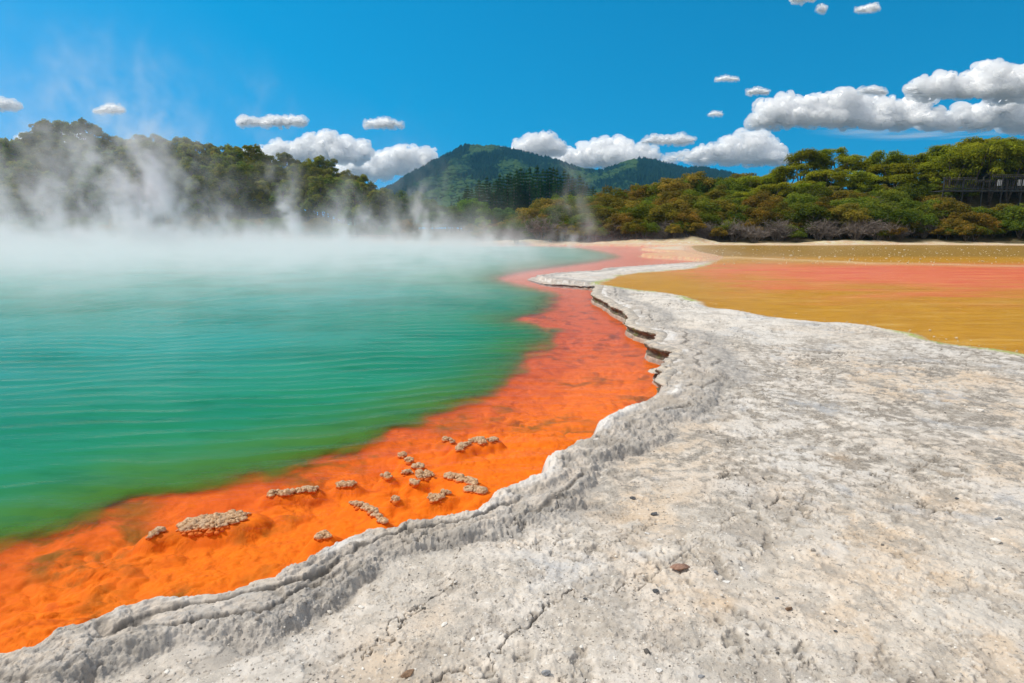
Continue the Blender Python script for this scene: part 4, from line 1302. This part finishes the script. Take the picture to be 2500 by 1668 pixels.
def boardwalk():
    d = 72.9; x0, x1 = XF(560, d), XF(960, d); zd = .52
    root = empty('boardwalk', (x0, d, zd)); tag(root, 'pinkish low boardwalk with a rail along the far shore seen through steam', 'boardwalk')
    p = Parts(); p.box(((x1 - x0) / 2, 0, 0), (x1 - x0, 1.5, .12)); p.build('deck', WOOD_P, root)
    p = Parts(); p.box(((x1 - x0) / 2, -.7, .50), (x1 - x0, .06, .08)); p.build('rail', WOOD_P, root)
    for i in range(14):
        p = Parts(); p.box(((x1 - x0) * (i + .5) / 14, -.72, -.1), (.10, .10, 1.2)); p.build('post', WOOD_P, root)
boardwalk()

# ================================================================== SINTER LUMPS STANDING IN THE SHALLOWS
_ico = {}
def ico(sub):
    if sub not in _ico:
        import bmesh
        bm = bmesh.new(); bmesh.ops.create_icosphere(bm, subdivisions=sub, radius=1.0)
        _ico[sub] = (np.array([v.co[:] for v in bm.verts], np.float32), np.array([[v.index for v in f.verts] for f in bm.faces], np.int32)); bm.free()
    return _ico[sub]
def mat_lump():
    M = Mat('sinter_lump'); P = M.pos()
    n1 = M.noise(70, 4, .6, P); n2 = M.noise(14, 3, .5, P)
    z = M.n('SeparateXYZ', {'Vector': P}).outputs[2]
    c = M.mix(M.ramp(n1, .38, .62), (.34, .175, .070), (.58, .385, .225)); c = M.mix(M.ramp(n2, .45, .65, 0, .7), c, (.44, .31, .20))
    c = M.mix(M.ramp(z, -.006, .004, 1, 0), c, (.58, .135, .002))
    return M.surface(M.principled(c, .75, M.bump(n1, .6, .006)))
MAT_LUMP = mat_lump()
def crust(label, pts, half, dens=1.0, seed=0):
    """a cluster of knobbly nodules along a line (photograph pixels), half = half depth in metres"""
    r = np.random.default_rng(1000 + seed)
    W = [on_plane(x, y, .01) for x, y in pts]
    c = sum(W, Vector()) / len(W)
    v, f = ico(2); V = []; F = []; nb = 0
    Ls = sum((W[i + 1] - W[i]).length for i in range(len(W) - 1))
    rn = .0105
    n = max(4, int(dens * (Ls + .03) * (2 * half + .015) / (rn * rn * 2.4)))
    for i in range(int(n * 2.4)):
        t_ = r.random() * (len(W) - 1); k = min(int(t_), len(W) - 2); b = W[k].lerp(W[k + 1], t_ - k)
        q = r.uniform(-1, 1)
        end = min(1.0, .45 + 2.2 * min(t_, len(W) - 1 - t_) / max(len(W) - 1, 1))
        x = b.x + r.normal(0, .008); y = b.y + q * (half * end + .012)
        zb = ground_z(x, y); env = zb + (max(.018, zb + .022) - zb) * (1 - q * q) ** .7 * (.75 + .25 * end) + r.normal(0, .003)
        rad = rn * math.exp(r.normal(-.05, .38))
        z = env - rad * .5 if i % 2 else zb + (env - zb) * r.random()
        p = v * (rad * r.uniform(.85, 1.25)) * np.array([1.1, 1, r.uniform(.75, 1.05)])
        p = p * (1 + .32 * fbm3(v * 2.1 + r.uniform(0, 50, 3), 2, 3))[:, None]
        V.append(p + [x - c.x, y - c.y, z]); F.append(f + nb); nb += len(v)
    V = np.concatenate(V)
    m = mesh_np('sinter_lump', V, np.concatenate(F), False)
    o = obj_from('sinter_lump', m, MAT_LUMP); o.location = (c.x, c.y, 0)
    tag(o, label, 'rock', 'knobbly tan lumps in the orange shallows')
for a_ in LUMPS:
    crust(*a_)

# ================================================================== LOOSE STONES ON THE ROCK
def stone_mesh(name, size, seed, flat=.6, rough=.28, sub=3, facet=True):
    r = np.random.default_rng(seed); v, f = ico(sub)
    p = v * (1 + rough * fbm3(v * 1.6 + seed * 3.1, 3, 2) * 1.6)[:, None]
    if facet:
        for k in range(9):
            d = r.normal(size=3); d /= np.linalg.norm(d); q = p @ d; lim = r.uniform(.42, .78)
            p = p - np.maximum(q - lim, 0)[:, None] * d * .9
    p = p * np.array(size) * .5
    p[:, 2] += size[2] * flat * .5
    return mesh_np(name, p, f, not facet)
def mat_stone(name, a, b, sc=60):
    M = Mat(name); P = M.n('TexCoord').outputs['Object']; n1 = M.noise(sc, 5, .6, P)
    return M.surface(M.principled(M.mix(M.ramp(n1, .35, .65), a, b), .8, M.bump(n1, .6, .006)))
ST = {'dark': mat_stone('dark_stone', (.045, .047, .052), (.11, .11, .115)), 'grey': mat_stone('grey_stone', (.17, .175, .185), (.30, .30, .305)), 'white': mat_stone('white_stone', (.60, .58, .55), (.76, .74, .71)),
      'red': mat_stone('red_stone', (.20, .105, .070), (.34, .20, .14)), 'brown': mat_stone('brown_stone', (.13, .075, .040), (.24, .145, .085))}
def stone(name, px, py, wpx, kind, label, cat='pebble', flat=.55, asp=.75, seed=0, rz=0.0, group=None, sub=3):
    p = on_plane(px, py, .17); p.z = ground_z(p.x, p.y)
    d = (p - cam.location).length
    w = wpx / FPX * d
    o = obj_from(name, stone_mesh(name, (w, w * asp, w * flat), 700 + seed, sub=sub), ST[kind])
    o.location = (p.x, p.y, p.z - w * flat * .06); o.rotation_euler = (random.uniform(-.12, .12), random.uniform(-.12, .12), rz)
    return tag(o, label, cat, group)
ZR = lambda x, y: (1200 + x / 1.8077, 900 + y / 1.8077)
stone('flat_stone', *ZR(835, 890), 54, 'red', 'flat reddish brown stone, the largest loose one on the rock', 'stone', .36, .70, 1, .5, sub=2)
stone('pebble', *ZR(622, 578), 15, 'dark', 'dark pebble in the blue-grey hollow right of the rim', seed=2)
stone('pebble', *ZR(720, 648), 19, 'dark', 'dark flat pebble below the one in the hollow', flat=.4, seed=3)
stone('pebble', *ZR(685, 734), 12, 'white', 'small white pebble below the two dark ones', seed=4)
stone('pebble', *ZR(987, 893), 15, 'grey', 'grey pebble right of the flat reddish stone', seed=5)
stone('pebble', *ZR(726, 996), 17, 'dark', 'black pebble below the flat reddish stone', seed=6)
stone('pebble', *ZR(895, 960), 9, 'dark', 'tiny dark pebble between the grey and the black one', seed=7)
stone('pebble', *ZR(360, 972), 15, 'brown', 'rusty brown chip left of the black pebble', flat=.3, seed=8)
stone('pebble', *ZR(412, 1013), 10, 'dark', 'tiny dark pebble beside the rusty brown chip', seed=9)
stone('pebble', *ZR(2236, 667), 14, 'grey', 'lone grey pebble near the right edge', seed=10)
stone('pebble', *ZR(1260, 1008), 10, 'grey', 'small grey pebble above the brown twiggy debris', seed=11)
stone('bark_chip', *ZR(1312, 1057), 22, 'brown', 'dark brown curled bark chip on the pale rock', 'bark chip', .5, .45, 12, .3)
stone('pebble', *ZR(240, 1337), 24, 'grey', 'grey stone at the edge of the yellowish pit in the foreground', 'stone', .7, .85, 13)
stone('pebble', *ZR(740, 1326), 15, 'white', 'white pebble near the bottom of the picture', seed=14)
stone('pebble', *ZR(925, 1353), 18, 'grey', 'grey flattish pebble at the bottom beside the white one', flat=.4, seed=15)
stone('pebble', *ZR(1030, 930), 26, 'white', 'flat white flake right of the flat reddish stone', flat=.18, asp=.5, seed=16)
stone('pebble', *ZR(742, 762), 18, 'white', 'thin white flake below the small white pebble', flat=.2, asp=.4, seed=17, rz=.5)
stone('pebble', *ZR(1520, 1152), 9, 'dark', 'tiny dark pebble on the pale rock below the bark chip', seed=18)
stone('pebble', *ZR(2054, 575), 9, 'dark', 'tiny dark pebble on the brown crust at the right', seed=19)
stone('pebble', *ZR(1840, 635), 10, 'dark', 'tiny black pebble high on the bleached crust', seed=20) if False else None
stone('dead_leaf', 993, 1632, 42, 'brown', 'curled rusty brown leaf lying on the rock at the bottom', 'leaf', .16, .55, 21, .9)

def gravel():
    r = np.random.default_rng(77); v, f = ico(1)
    n = 9000; V = []; F = []; T_ = []
    u = r.random(n); dist = 1 / (1 / 1.95 - u * (1 / 1.95 - 1 / 13.0))
    ang = np.radians(r.uniform(-43, 43, n))
    xs, ys = dist * np.sin(ang), dist * np.cos(ang)
    dp, _ = sdf(xs, ys, POOL); dq, _ = sdf(xs, ys, POND)
    patch = fbm(xs * .9, ys * .9, 3, 500) + .5 * fbm(xs * 4, ys * 4, 2, 503)
    ok = (dp < -.35) & (dq < -.1) & (r.random(n) < .35 + 1.6 * np.clip(patch + .15, 0, 1))
    k = 0
    for x, y, d in zip(xs[ok], ys[ok], dist[ok]):
        s_ = .0017 * math.exp(r.normal(.2, .5)) * (1 + .16 * d) 
        p = v * r.uniform(.7, 1.25, (len(v), 1)) * s_ * np.array([r.uniform(.8, 1.6), r.uniform(.7, 1.2), r.uniform(.4, .8)])
        a = r.uniform(0, 6.28); c, q = math.cos(a), math.sin(a)
        p = np.stack([p[:, 0] * c - p[:, 1] * q, p[:, 0] * q + p[:, 1] * c, p[:, 2]], -1)
        V.append(p + [x, y, ground_z(x, y) + s_ * .25]); F.append(f + k * len(v)); k += 1
        T_.append(np.full(len(f), r.choice([.05, .3, .6, .85], p=[.08, .30, .36, .26]) + r.uniform(-.08, .08)))
    m = mesh_np('gravel', np.concatenate(V), np.concatenate(F), False, None, {'tint': np.concatenate(T_)})
    M = Mat('gravel'); t_ = M.attr('tint')
    c = M.mix(M.ramp(t_, .0, .35), (.075, .068, .06), (.32, .28, .24)); c = M.mix(M.ramp(t_, .35, .95), c, (.72, .68, .62))
    tag(obj_from('gravel', m, M.surface(M.principled(c, .85))), 'loose grit and chips scattered over the pale rock', 'gravel', kind='stuff')
gravel()
def pond_grit():
    """little pale knobs standing in the shallow pond and along its far sand bars"""
    r = np.random.default_rng(78); v, f = ico(1); V = []; F = []; k = 0
    for i in range(600):
        if r.random() < .90:
            p = on_plane(r.uniform(1700, 2600), r.uniform(606, 646) + r.normal(0, 2), POND_Z)
        else:
            t_ = r.random(); x = 1680 + t_ * 850
            p = on_plane(x, np.interp(x, [1554, 1731, 1974, 2240, 2417, 2600], [706, 749, 782, 818, 850, 880]) - abs(r.normal(0, 9)) + 3, POND_Z)
        dq, _ = sdf([p.x], [p.y], POND)
        if dq[0] < -.3: continue
        d = p.y; s_ = (.004 + .00045 * d) * math.exp(r.normal(0, .5))
        V.append(v * r.uniform(.75, 1.2, (len(v), 1)) * s_ * [1.2, 1, .8] + [p.x, p.y, POND_Z]); F.append(f + k * len(v)); k += 1
    m = mesh_np('pond_grit', np.concatenate(V), np.concatenate(F), False)
    tag(obj_from('pond_grit', m, mat_stone('pond_grit', (.46, .36, .20), (.64, .56, .42), 8)), 'pale grit and small knobs standing in the shallow pond', 'grit', kind='stuff')
pond_grit()

# ================================================================== CLOUDS
def mat_cloud():
    M = Mat('cloud'); 
    p = M.principled((.97, .97, .97), 1.0)
    p.inputs['Specular IOR Level'].default_value = 0
    p.inputs['Subsurface Weight'].default_value = 1.0
    p.inputs['Subsurface Radius'].default_value = (1, 1, 1)
    p.inputs['Subsurface Scale'].default_value = 260.0
    return M.surface(p)
MAT_CLOUD = mat_cloud()
def mat_vapour(den):
    M = Mat('cloud_vapour')
    return M.volume(M.n('VolumePrincipled', {'Color': (1, 1, 1, 1), 'Density': den, 'Anisotropy': .1}))

CLOUD_H = 560.0
def cloud(label, top, base, seed, thick=1.0):
    """top: outline of the upper edge, base: lower edge (2350-px coordinates); all clouds float at one height"""
    import bmesh
    r = np.random.default_rng(seed)
    top = [(D(x), D(y)) for x, y in top]; base = D(base)
    el = (HORIZON - base) / FPX
    d = CLOUD_H / max(el, .05)
    m_px = d / FPX
    x0, x1 = top[0][0], top[-1][0]
    tx = np.array([t_[0] for t_ in top]); ty = np.array([t_[1] for t_ in top])
    width = x1 - x0
    bm = bmesh.new()
    hmax = base - ty.min()
    n = int(np.clip(width / max(hmax, 8) * 44, 40, 230))
    for i in range(n):
        u = x0 + (i + r.random()) / n * width
        yt = np.interp(u, tx, ty); hh = max(base - yt, 3)
        q = r.random() ** .75
        rad = hh * r.uniform(.10, .29) * (1.2 - .5 * q)
        rad = max(rad, 2.2)
        yc = base - rad * .5 - q * max(hh - rad * 1.3, 0)
        c = at_dist(u, yc, d + r.normal(0, .30) * min(hmax, 60) * m_px * thick)
        mtx = Matrix.Translation(c) @ Matrix.Diagonal((r.uniform(1.0, 1.5), 1.1, r.uniform(.8, 1.0), 1))
        bmesh.ops.create_icosphere(bm, subdivisions=2, radius=rad * m_px, matrix=mtx)
    me = bpy.data.meshes.new('cloud_raw'); bm.to_mesh(me); bm.free()
    o = bpy.data.objects.new('cloud_raw', me); COL.objects.link(o)
    md = o.modifiers.new('r', 'REMESH'); md.mode = 'VOXEL'; md.voxel_size = m_px * np.clip(hmax / 40, 1.0, 1.6)
    dg = bpy.context.evaluated_depsgraph_get(); ev = o.evaluated_get(dg); me2 = bpy.data.meshes.new_from_object(ev)
    bpy.data.objects.remove(o); bpy.data.meshes.remove(me)
    nv = len(me2.vertices); co = np.empty(nv * 3, np.float32); me2.vertices.foreach_get('co', co); co = co.reshape(-1, 3)
    no = np.empty(nv * 3, np.float32); me2.vertices.foreach_get('normal', no); no = no.reshape(-1, 3)
    S = max(hmax, 12) * m_px
    P = co / S
    sab = lambda q, e: np.sqrt(q * q + e)
    bil = (sab(fbm3(P * 4.2, 2, seed), .012) - .2) * .20 + (sab(fbm3(P * 11, 3, seed + 5), .006) - .15) * .06 + fbm3(P * 30, 2, seed + 9) * .012
    co = co + no * (bil * S - 2.2 * m_px * min(hmax / 34, 1.0))[:, None]
    zb = CAM_Z + (HORIZON - base) / FPX * d
    low = np.clip((zb + .10 * S - co[:, 2]) / S, 0, 1)
    co[:, 2] += low * S * (.6 if hmax > 34 else .25)
    
    c0 = co.mean(0)
    # a thin shell of vapour round the dense body, ragged and thinning outwards
    me2.vertices.foreach_set('co', co.ravel().astype(np.float32)); me2.update()
    no = np.empty(nv * 3, np.float32); me2.vertices.foreach_get('normal', no); no = no.reshape(-1, 3)
    fr = np.clip(1.0 + 4.2 * fbm3(co / S * np.array([3.0, 4.5, 6.0], np.float32), 4, seed + 21), .12, 4.5) * np.clip(hmax / 34, .7, 1.5)
    thick_ = 3.8 * m_px
    hal = me2.copy(); hal.name = 'vapour'
    hal.vertices.foreach_set('co', (co + no * (fr * thick_)[:, None] - c0).ravel().astype(np.float32)); hal.update()
    me2.vertices.foreach_set('co', (co - c0).ravel().astype(np.float32))
    me2.polygons.foreach_set('use_smooth', np.ones(len(me2.polygons), bool))
    me2.name = 'cloud'; me2.update()
    o = obj_from('cloud', me2, MAT_CLOUD); o.location = c0
    obj_from('vapour', hal, mat_vapour(.34 / thick_), o)
    tag(o, label, 'cloud', 'white clouds in the blue sky')
cloud('small white cloud cut by the left edge of the picture', [(-30, 240), (-5, 228), (20, 225), (45, 245)], 262, 1)
cloud('small wispy cloud above the left wood', [(215, 258), (245, 240), (265, 240), (285, 252)], 264, 2)
cloud('white cloud peering out behind the tallest trees of the left wood', [(25, 335), (60, 308), (110, 300), (125, 291), (170, 295), (190, 310)], 365, 3)
cloud('long notched cloud, the higher one over the middle of the left wood', [(548, 270), (562, 263), (590, 276), (620, 262), (650, 268), (685, 264), (704, 278)], 292, 4)
cloud('small cloud between the long notched one and the mountain', [(838, 280), (868, 270), (890, 268), (922, 286)], 297, 5)
cloud('big heaped cloud behind the left wood', [(535, 352), (600, 340), (632, 322), (660, 335), (700, 312), (745, 304), (780, 314), (832, 318), (845, 345)], 378, 6)
cloud('cloud bank resting on the left slope of the mountain', [(750, 385), (800, 370), (860, 352), (885, 344), (940, 336), (985, 345), (1014, 360)], 412, 7)
cloud('domed cloud above the right shoulder of the peak', [(1168, 345), (1185, 325), (1215, 312), (1258, 306), (1288, 322), (1292, 340)], 362, 8)
cloud('tiny tuft of cloud at the summit', [(1133, 344), (1150, 336), (1172, 348)], 358, 9)
cloud('wide heaped cloud between the two summits', [(1215, 370), (1290, 348), (1345, 330), (1385, 318), (1440, 320), (1490, 330), (1508, 352)], 390, 10)
cloud('thin flat cloud over the wide heaped one', [(1474, 322), (1500, 310), (1535, 312), (1560, 306), (1592, 316)], 334, 11)
cloud('rounded cloud over the right end of the hills', [(1525, 365), (1580, 345), (1630, 335), (1665, 315), (1700, 304), (1740, 299), (1775, 310), (1788, 332)], 382, 12)
cloud('broad heaped cloud over the right hillside', [(1732, 262), (1750, 232), (1800, 222), (1850, 224), (1900, 210), (1940, 201), (1990, 225), (2040, 226), (2080, 210), (2120, 222), (2148, 255)], 302, 13)
cloud('tall cloud in the upper right corner', [(2090, 192), (2130, 172), (2165, 168), (2215, 172), (2245, 150), (2262, 134), (2300, 158), (2340, 142), (2420, 150), (2480, 190)], 240, 14)
cloud('cloud mass below the tall one at the right edge', [(2115, 262), (2170, 248), (2220, 240), (2280, 222), (2340, 205), (2420, 200), (2500, 240)], 308, 15)
cloud('little cloud perched on the broad heaped one', [(1972, 208), (2000, 197), (2032, 210)], 222, 16)
cloud('small oval cloud left of the broad heaped one', [(1714, 213), (1735, 203), (1763, 212)], 222, 17)
cloud('thin sliver of cloud high over the hills', [(1645, 184), (1665, 178), (1692, 183)], 188, 18)
cloud('tiny sliver of cloud below the thin one', [(1628, 264), (1642, 258), (1657, 263)], 268, 19)
cloud('ragged scrap of cloud at the top edge', [(1812, 18), (1828, 0), (1850, -4), (1868, 16)], 28, 20)
cloud('faint scrap right of the ragged one at the top', [(1876, 22), (1886, 12), (1894, 24)], 33, 21)
cloud('flat scrap of cloud at the top right', [(1962, 27), (1985, 18), (2010, 12)], 34, 22)
cloud('scrap of cloud just above the right treetops', [(1785, 368), (1805, 359), (1832, 368)], 378, 23)

def veil():
    """thin streaked cloud below the heaped clouds on the right"""
    d = 4200.0
    a = at_dist(D(1815), D(300), d); b = at_dist(D(2440), D(300), d)
    z0 = CAM_Z + (HORIZON - D(338)) / FPX * d; z1 = CAM_Z + (HORIZON - D(292)) / FPX * d
    v, f = ico(4)
    c = np.array([(a.x + b.x) / 2, d, (z0 + z1) / 2]); p = v * [(b.x - a.x) / 2, 140, (z1 - z0) / 2]
    ms = mesh_np('cloud', p, f, True)
    M = Mat('thin_cloud'); P = M.n('TexCoord').outputs['Object']
    n1 = M.noise(.010, 5, .6, M.vmath('MULTIPLY', M.vmath('ADD', P, (0, 0, 0)), (.16, .5, 2.6)), 1.2)
    g = M.n('TexCoord').outputs['Generated']
    cc = M.n('VectorMath', {0: M.vmath('SUBTRACT', g, (.5, .5, .5))}, operation='LENGTH').outputs['Value']
    den = M.math('MULTIPLY', M.ramp(n1, .46, .70), M.ramp(cc, .5, .18))
    vol = M.n('VolumePrincipled', {'Color': (1, 1, 1, 1), 'Anisotropy': .2, 'Density': M.math('MULTIPLY', den, .0075)})
    M.volume(vol)
    o = obj_from('cloud', ms, M.m); o.location = c
    tag(o, 'thin streaked veil of cloud under the heaped clouds at the right', 'cloud', 'white clouds in the blue sky')
veil()

# ================================================================== STEAM rising off the pool (a volume, no surface)
class Field(Mat):
    """the same node helper on a geometry node tree"""
    def __init__(self, name):
        self.t = bpy.data.node_groups.new(name, 'GeometryNodeTree')
        self.t.interface.new_socket('Geometry', in_out='OUTPUT', socket_type='NodeSocketGeometry')
        self.out = self.t.nodes.new('NodeGroupOutput')
    def pos(self):
        return self.t.nodes.new('GeometryNodeInputPosition').outputs[0]

def steam():
    x0, x1, y0, y1, z0, z1 = -72.0, 18.0, 6.0, 75.0, -.10, 20.0
    M = Field('steam_field'); P = M.pos()
    sep = M.n('SeparateXYZ', {'Vector': P}); x, y, z = sep.outputs
    warp = M.n('TexNoise', {'Scale': .20, 'Detail': 3.0, 'Vector': P}).outputs['Color']
    Pw = M.vmath('ADD', P, M.vmath('MULTIPLY', M.vmath('SUBTRACT', warp, (.5, .5, .5)), (6.5, 6.5, 5)))
    n1 = M.noise(.50, 6, .64, M.vmath('MULTIPLY', Pw, (1, .8, .48)))
    big = M.noise(.085, 3, .55, M.vmath('ADD', P, (13, 5, 0)))
    wisp = M.math('POWER', M.ramp(n1, .50, .645, smooth=False), 1.25)
    soft = M.ramp(n1, .28, .78)
    left = M.ramp(x, 8.0, -15.0)
    far = M.ramp(y, 9.0, 33.0)
    hgt = M.math('MULTIPLY_ADD', left, .26, .34)
    mid = M.noise(.21, 4, .6, M.vmath('MULTIPLY', Pw, (1, .7, .25)))
    hgt = M.math('MULTIPLY', hgt, M.math('MULTIPLY', M.ramp(big, .35, .65, .75, 1.3), M.ramp(mid, .38, .66, .40, 1.35)))
    fall = M.math('EXPONENT', M.math('MULTIPLY', M.math('DIVIDE', M.math('MAXIMUM', z, 0), hgt), -1.0))
    layer = M.math('MULTIPLY', M.math('MULTIPLY', M.math('MULTIPLY', M.math('MULTIPLY_ADD', left, .85, .15), far), fall), M.math('MULTIPLY_ADD', soft, .50, .06))
    nearw = M.math('MULTIPLY', M.math('MULTIPLY', M.ramp(y, 6.5, 15.0), M.ramp(x, 2.5, -2.5)), M.math('MULTIPLY', M.math('MULTIPLY_ADD', wisp, 1.0, .10), M.math('EXPONENT', M.math('MULTIPLY', M.math('MAXIMUM', z, 0), -.9))))
    tot = M.math('MULTIPLY_ADD', nearw, .085, layer)
    for px, d, r0, gr, hh, st in STEAM_PLUMES:
        cx = XF(px, d)
        rad = M.math('MULTIPLY_ADD', z, gr, r0)
        dx = M.math('DIVIDE', M.math('SUBTRACT', M.math('SUBTRACT', x, cx), M.math('MULTIPLY', z, -.12)), rad)
        dy = M.math('DIVIDE', M.math('SUBTRACT', y, d), M.math('MULTIPLY', rad, 1.0))
        r2 = M.math('ADD', M.math('MULTIPLY', dx, dx), M.math('MULTIPLY', dy, dy))
        g = M.math('EXPONENT', M.math('MULTIPLY', M.math('ADD', r2, M.math('DIVIDE', z, hh)), -1.0))
        tot = M.math('ADD', tot, M.math('MULTIPLY', M.math('MULTIPLY', g, wisp), st * 3.4))
    fade = M.math('MULTIPLY', M.math('MULTIPLY', M.ramp(y, 75.0, 71.5), M.ramp(z, 20.0, 15.0)), M.math('MULTIPLY', M.ramp(x, -72, -68), M.ramp(x, 18, 13)))
    den = M.math('MULTIPLY', tot, fade)
    den = M.math('MAXIMUM', M.math('SUBTRACT', den, .0008), 0.0)
    vc = M.t.nodes.new('GeometryNodeVolumeCube')
    vc.inputs['Min'].default_value = (x0, y0, z0); vc.inputs['Max'].default_value = (x1, y1, z1)
    vx = .34
    vc.inputs['Resolution X'].default_value = int((x1 - x0) / vx); vc.inputs['Resolution Y'].default_value = int((y1 - y0) / vx); vc.inputs['Resolution Z'].default_value = int((z1 - z0) / .30)
    M.t.links.new(den, vc.inputs['Density'])
    S = Mat('steam')
    S.volume(S.n('VolumePrincipled', {'Color': (1.0, .965, 1.0, 1), 'Anisotropy': .0, 'Density': 1.0}))
    sm = M.t.nodes.new('GeometryNodeSetMaterial'); sm.inputs['Material'].default_value = S.m
    M.t.links.new(vc.outputs[0], sm.inputs['Geometry']); M.t.links.new(sm.outputs[0], M.out.inputs[0])
    p = Parts(); p.box(((x0 + x1) / 2, (y0 + y1) / 2, (z0 + z1) / 2), (x1 - x0, y1 - y0, z1 - z0))
    o = p.build('steam', S.m)
    md = o.modifiers.new('steam_field', 'NODES'); md.node_group = M.t
    tag(o, 'white steam rising off the hot pool', 'steam', kind='stuff')
# photograph column of the foot, distance, radius, spread with height, e-folding height, strength
STEAM_PLUMES = ((385, 54, 2.2, .24, 4.0, 1.0), (262, 56, 2.0, .24, 3.8, .50), (110, 54, 3.4, .22, 2.2, .42), (530, 58, 2.0, .20, 2.0, .55), (715, 60, .9, .10, 3.2, 1.2), (640, 60, 2.2, .2, 1.0, .5), (880, 62, 2.0, .18, 1.8, .75),
                (1030, 62, 1.9, .18, 2.3, .80), (1395, 58, 1.7, .12, 1.8, .55), (1190, 64, 2.5, .2, 1.2, .45), (10, 60, 4.5, .3, 3.6, .40))
steam()

# ------------------------------------------------------------------ the air itself
def haze():
    p = Parts(); p.box((0, 0, 128), (19200, 19200, 264))
    M = Mat('haze')
    M.volume(M.n('VolumePrincipled', {'Color': (.16, .58, 1.0, 1), 'Density': .00011, 'Anisotropy': .2}))
    tag(p.build('haze', M.m), 'thin blue air over the whole valley', 'haze', kind='stuff')
haze()
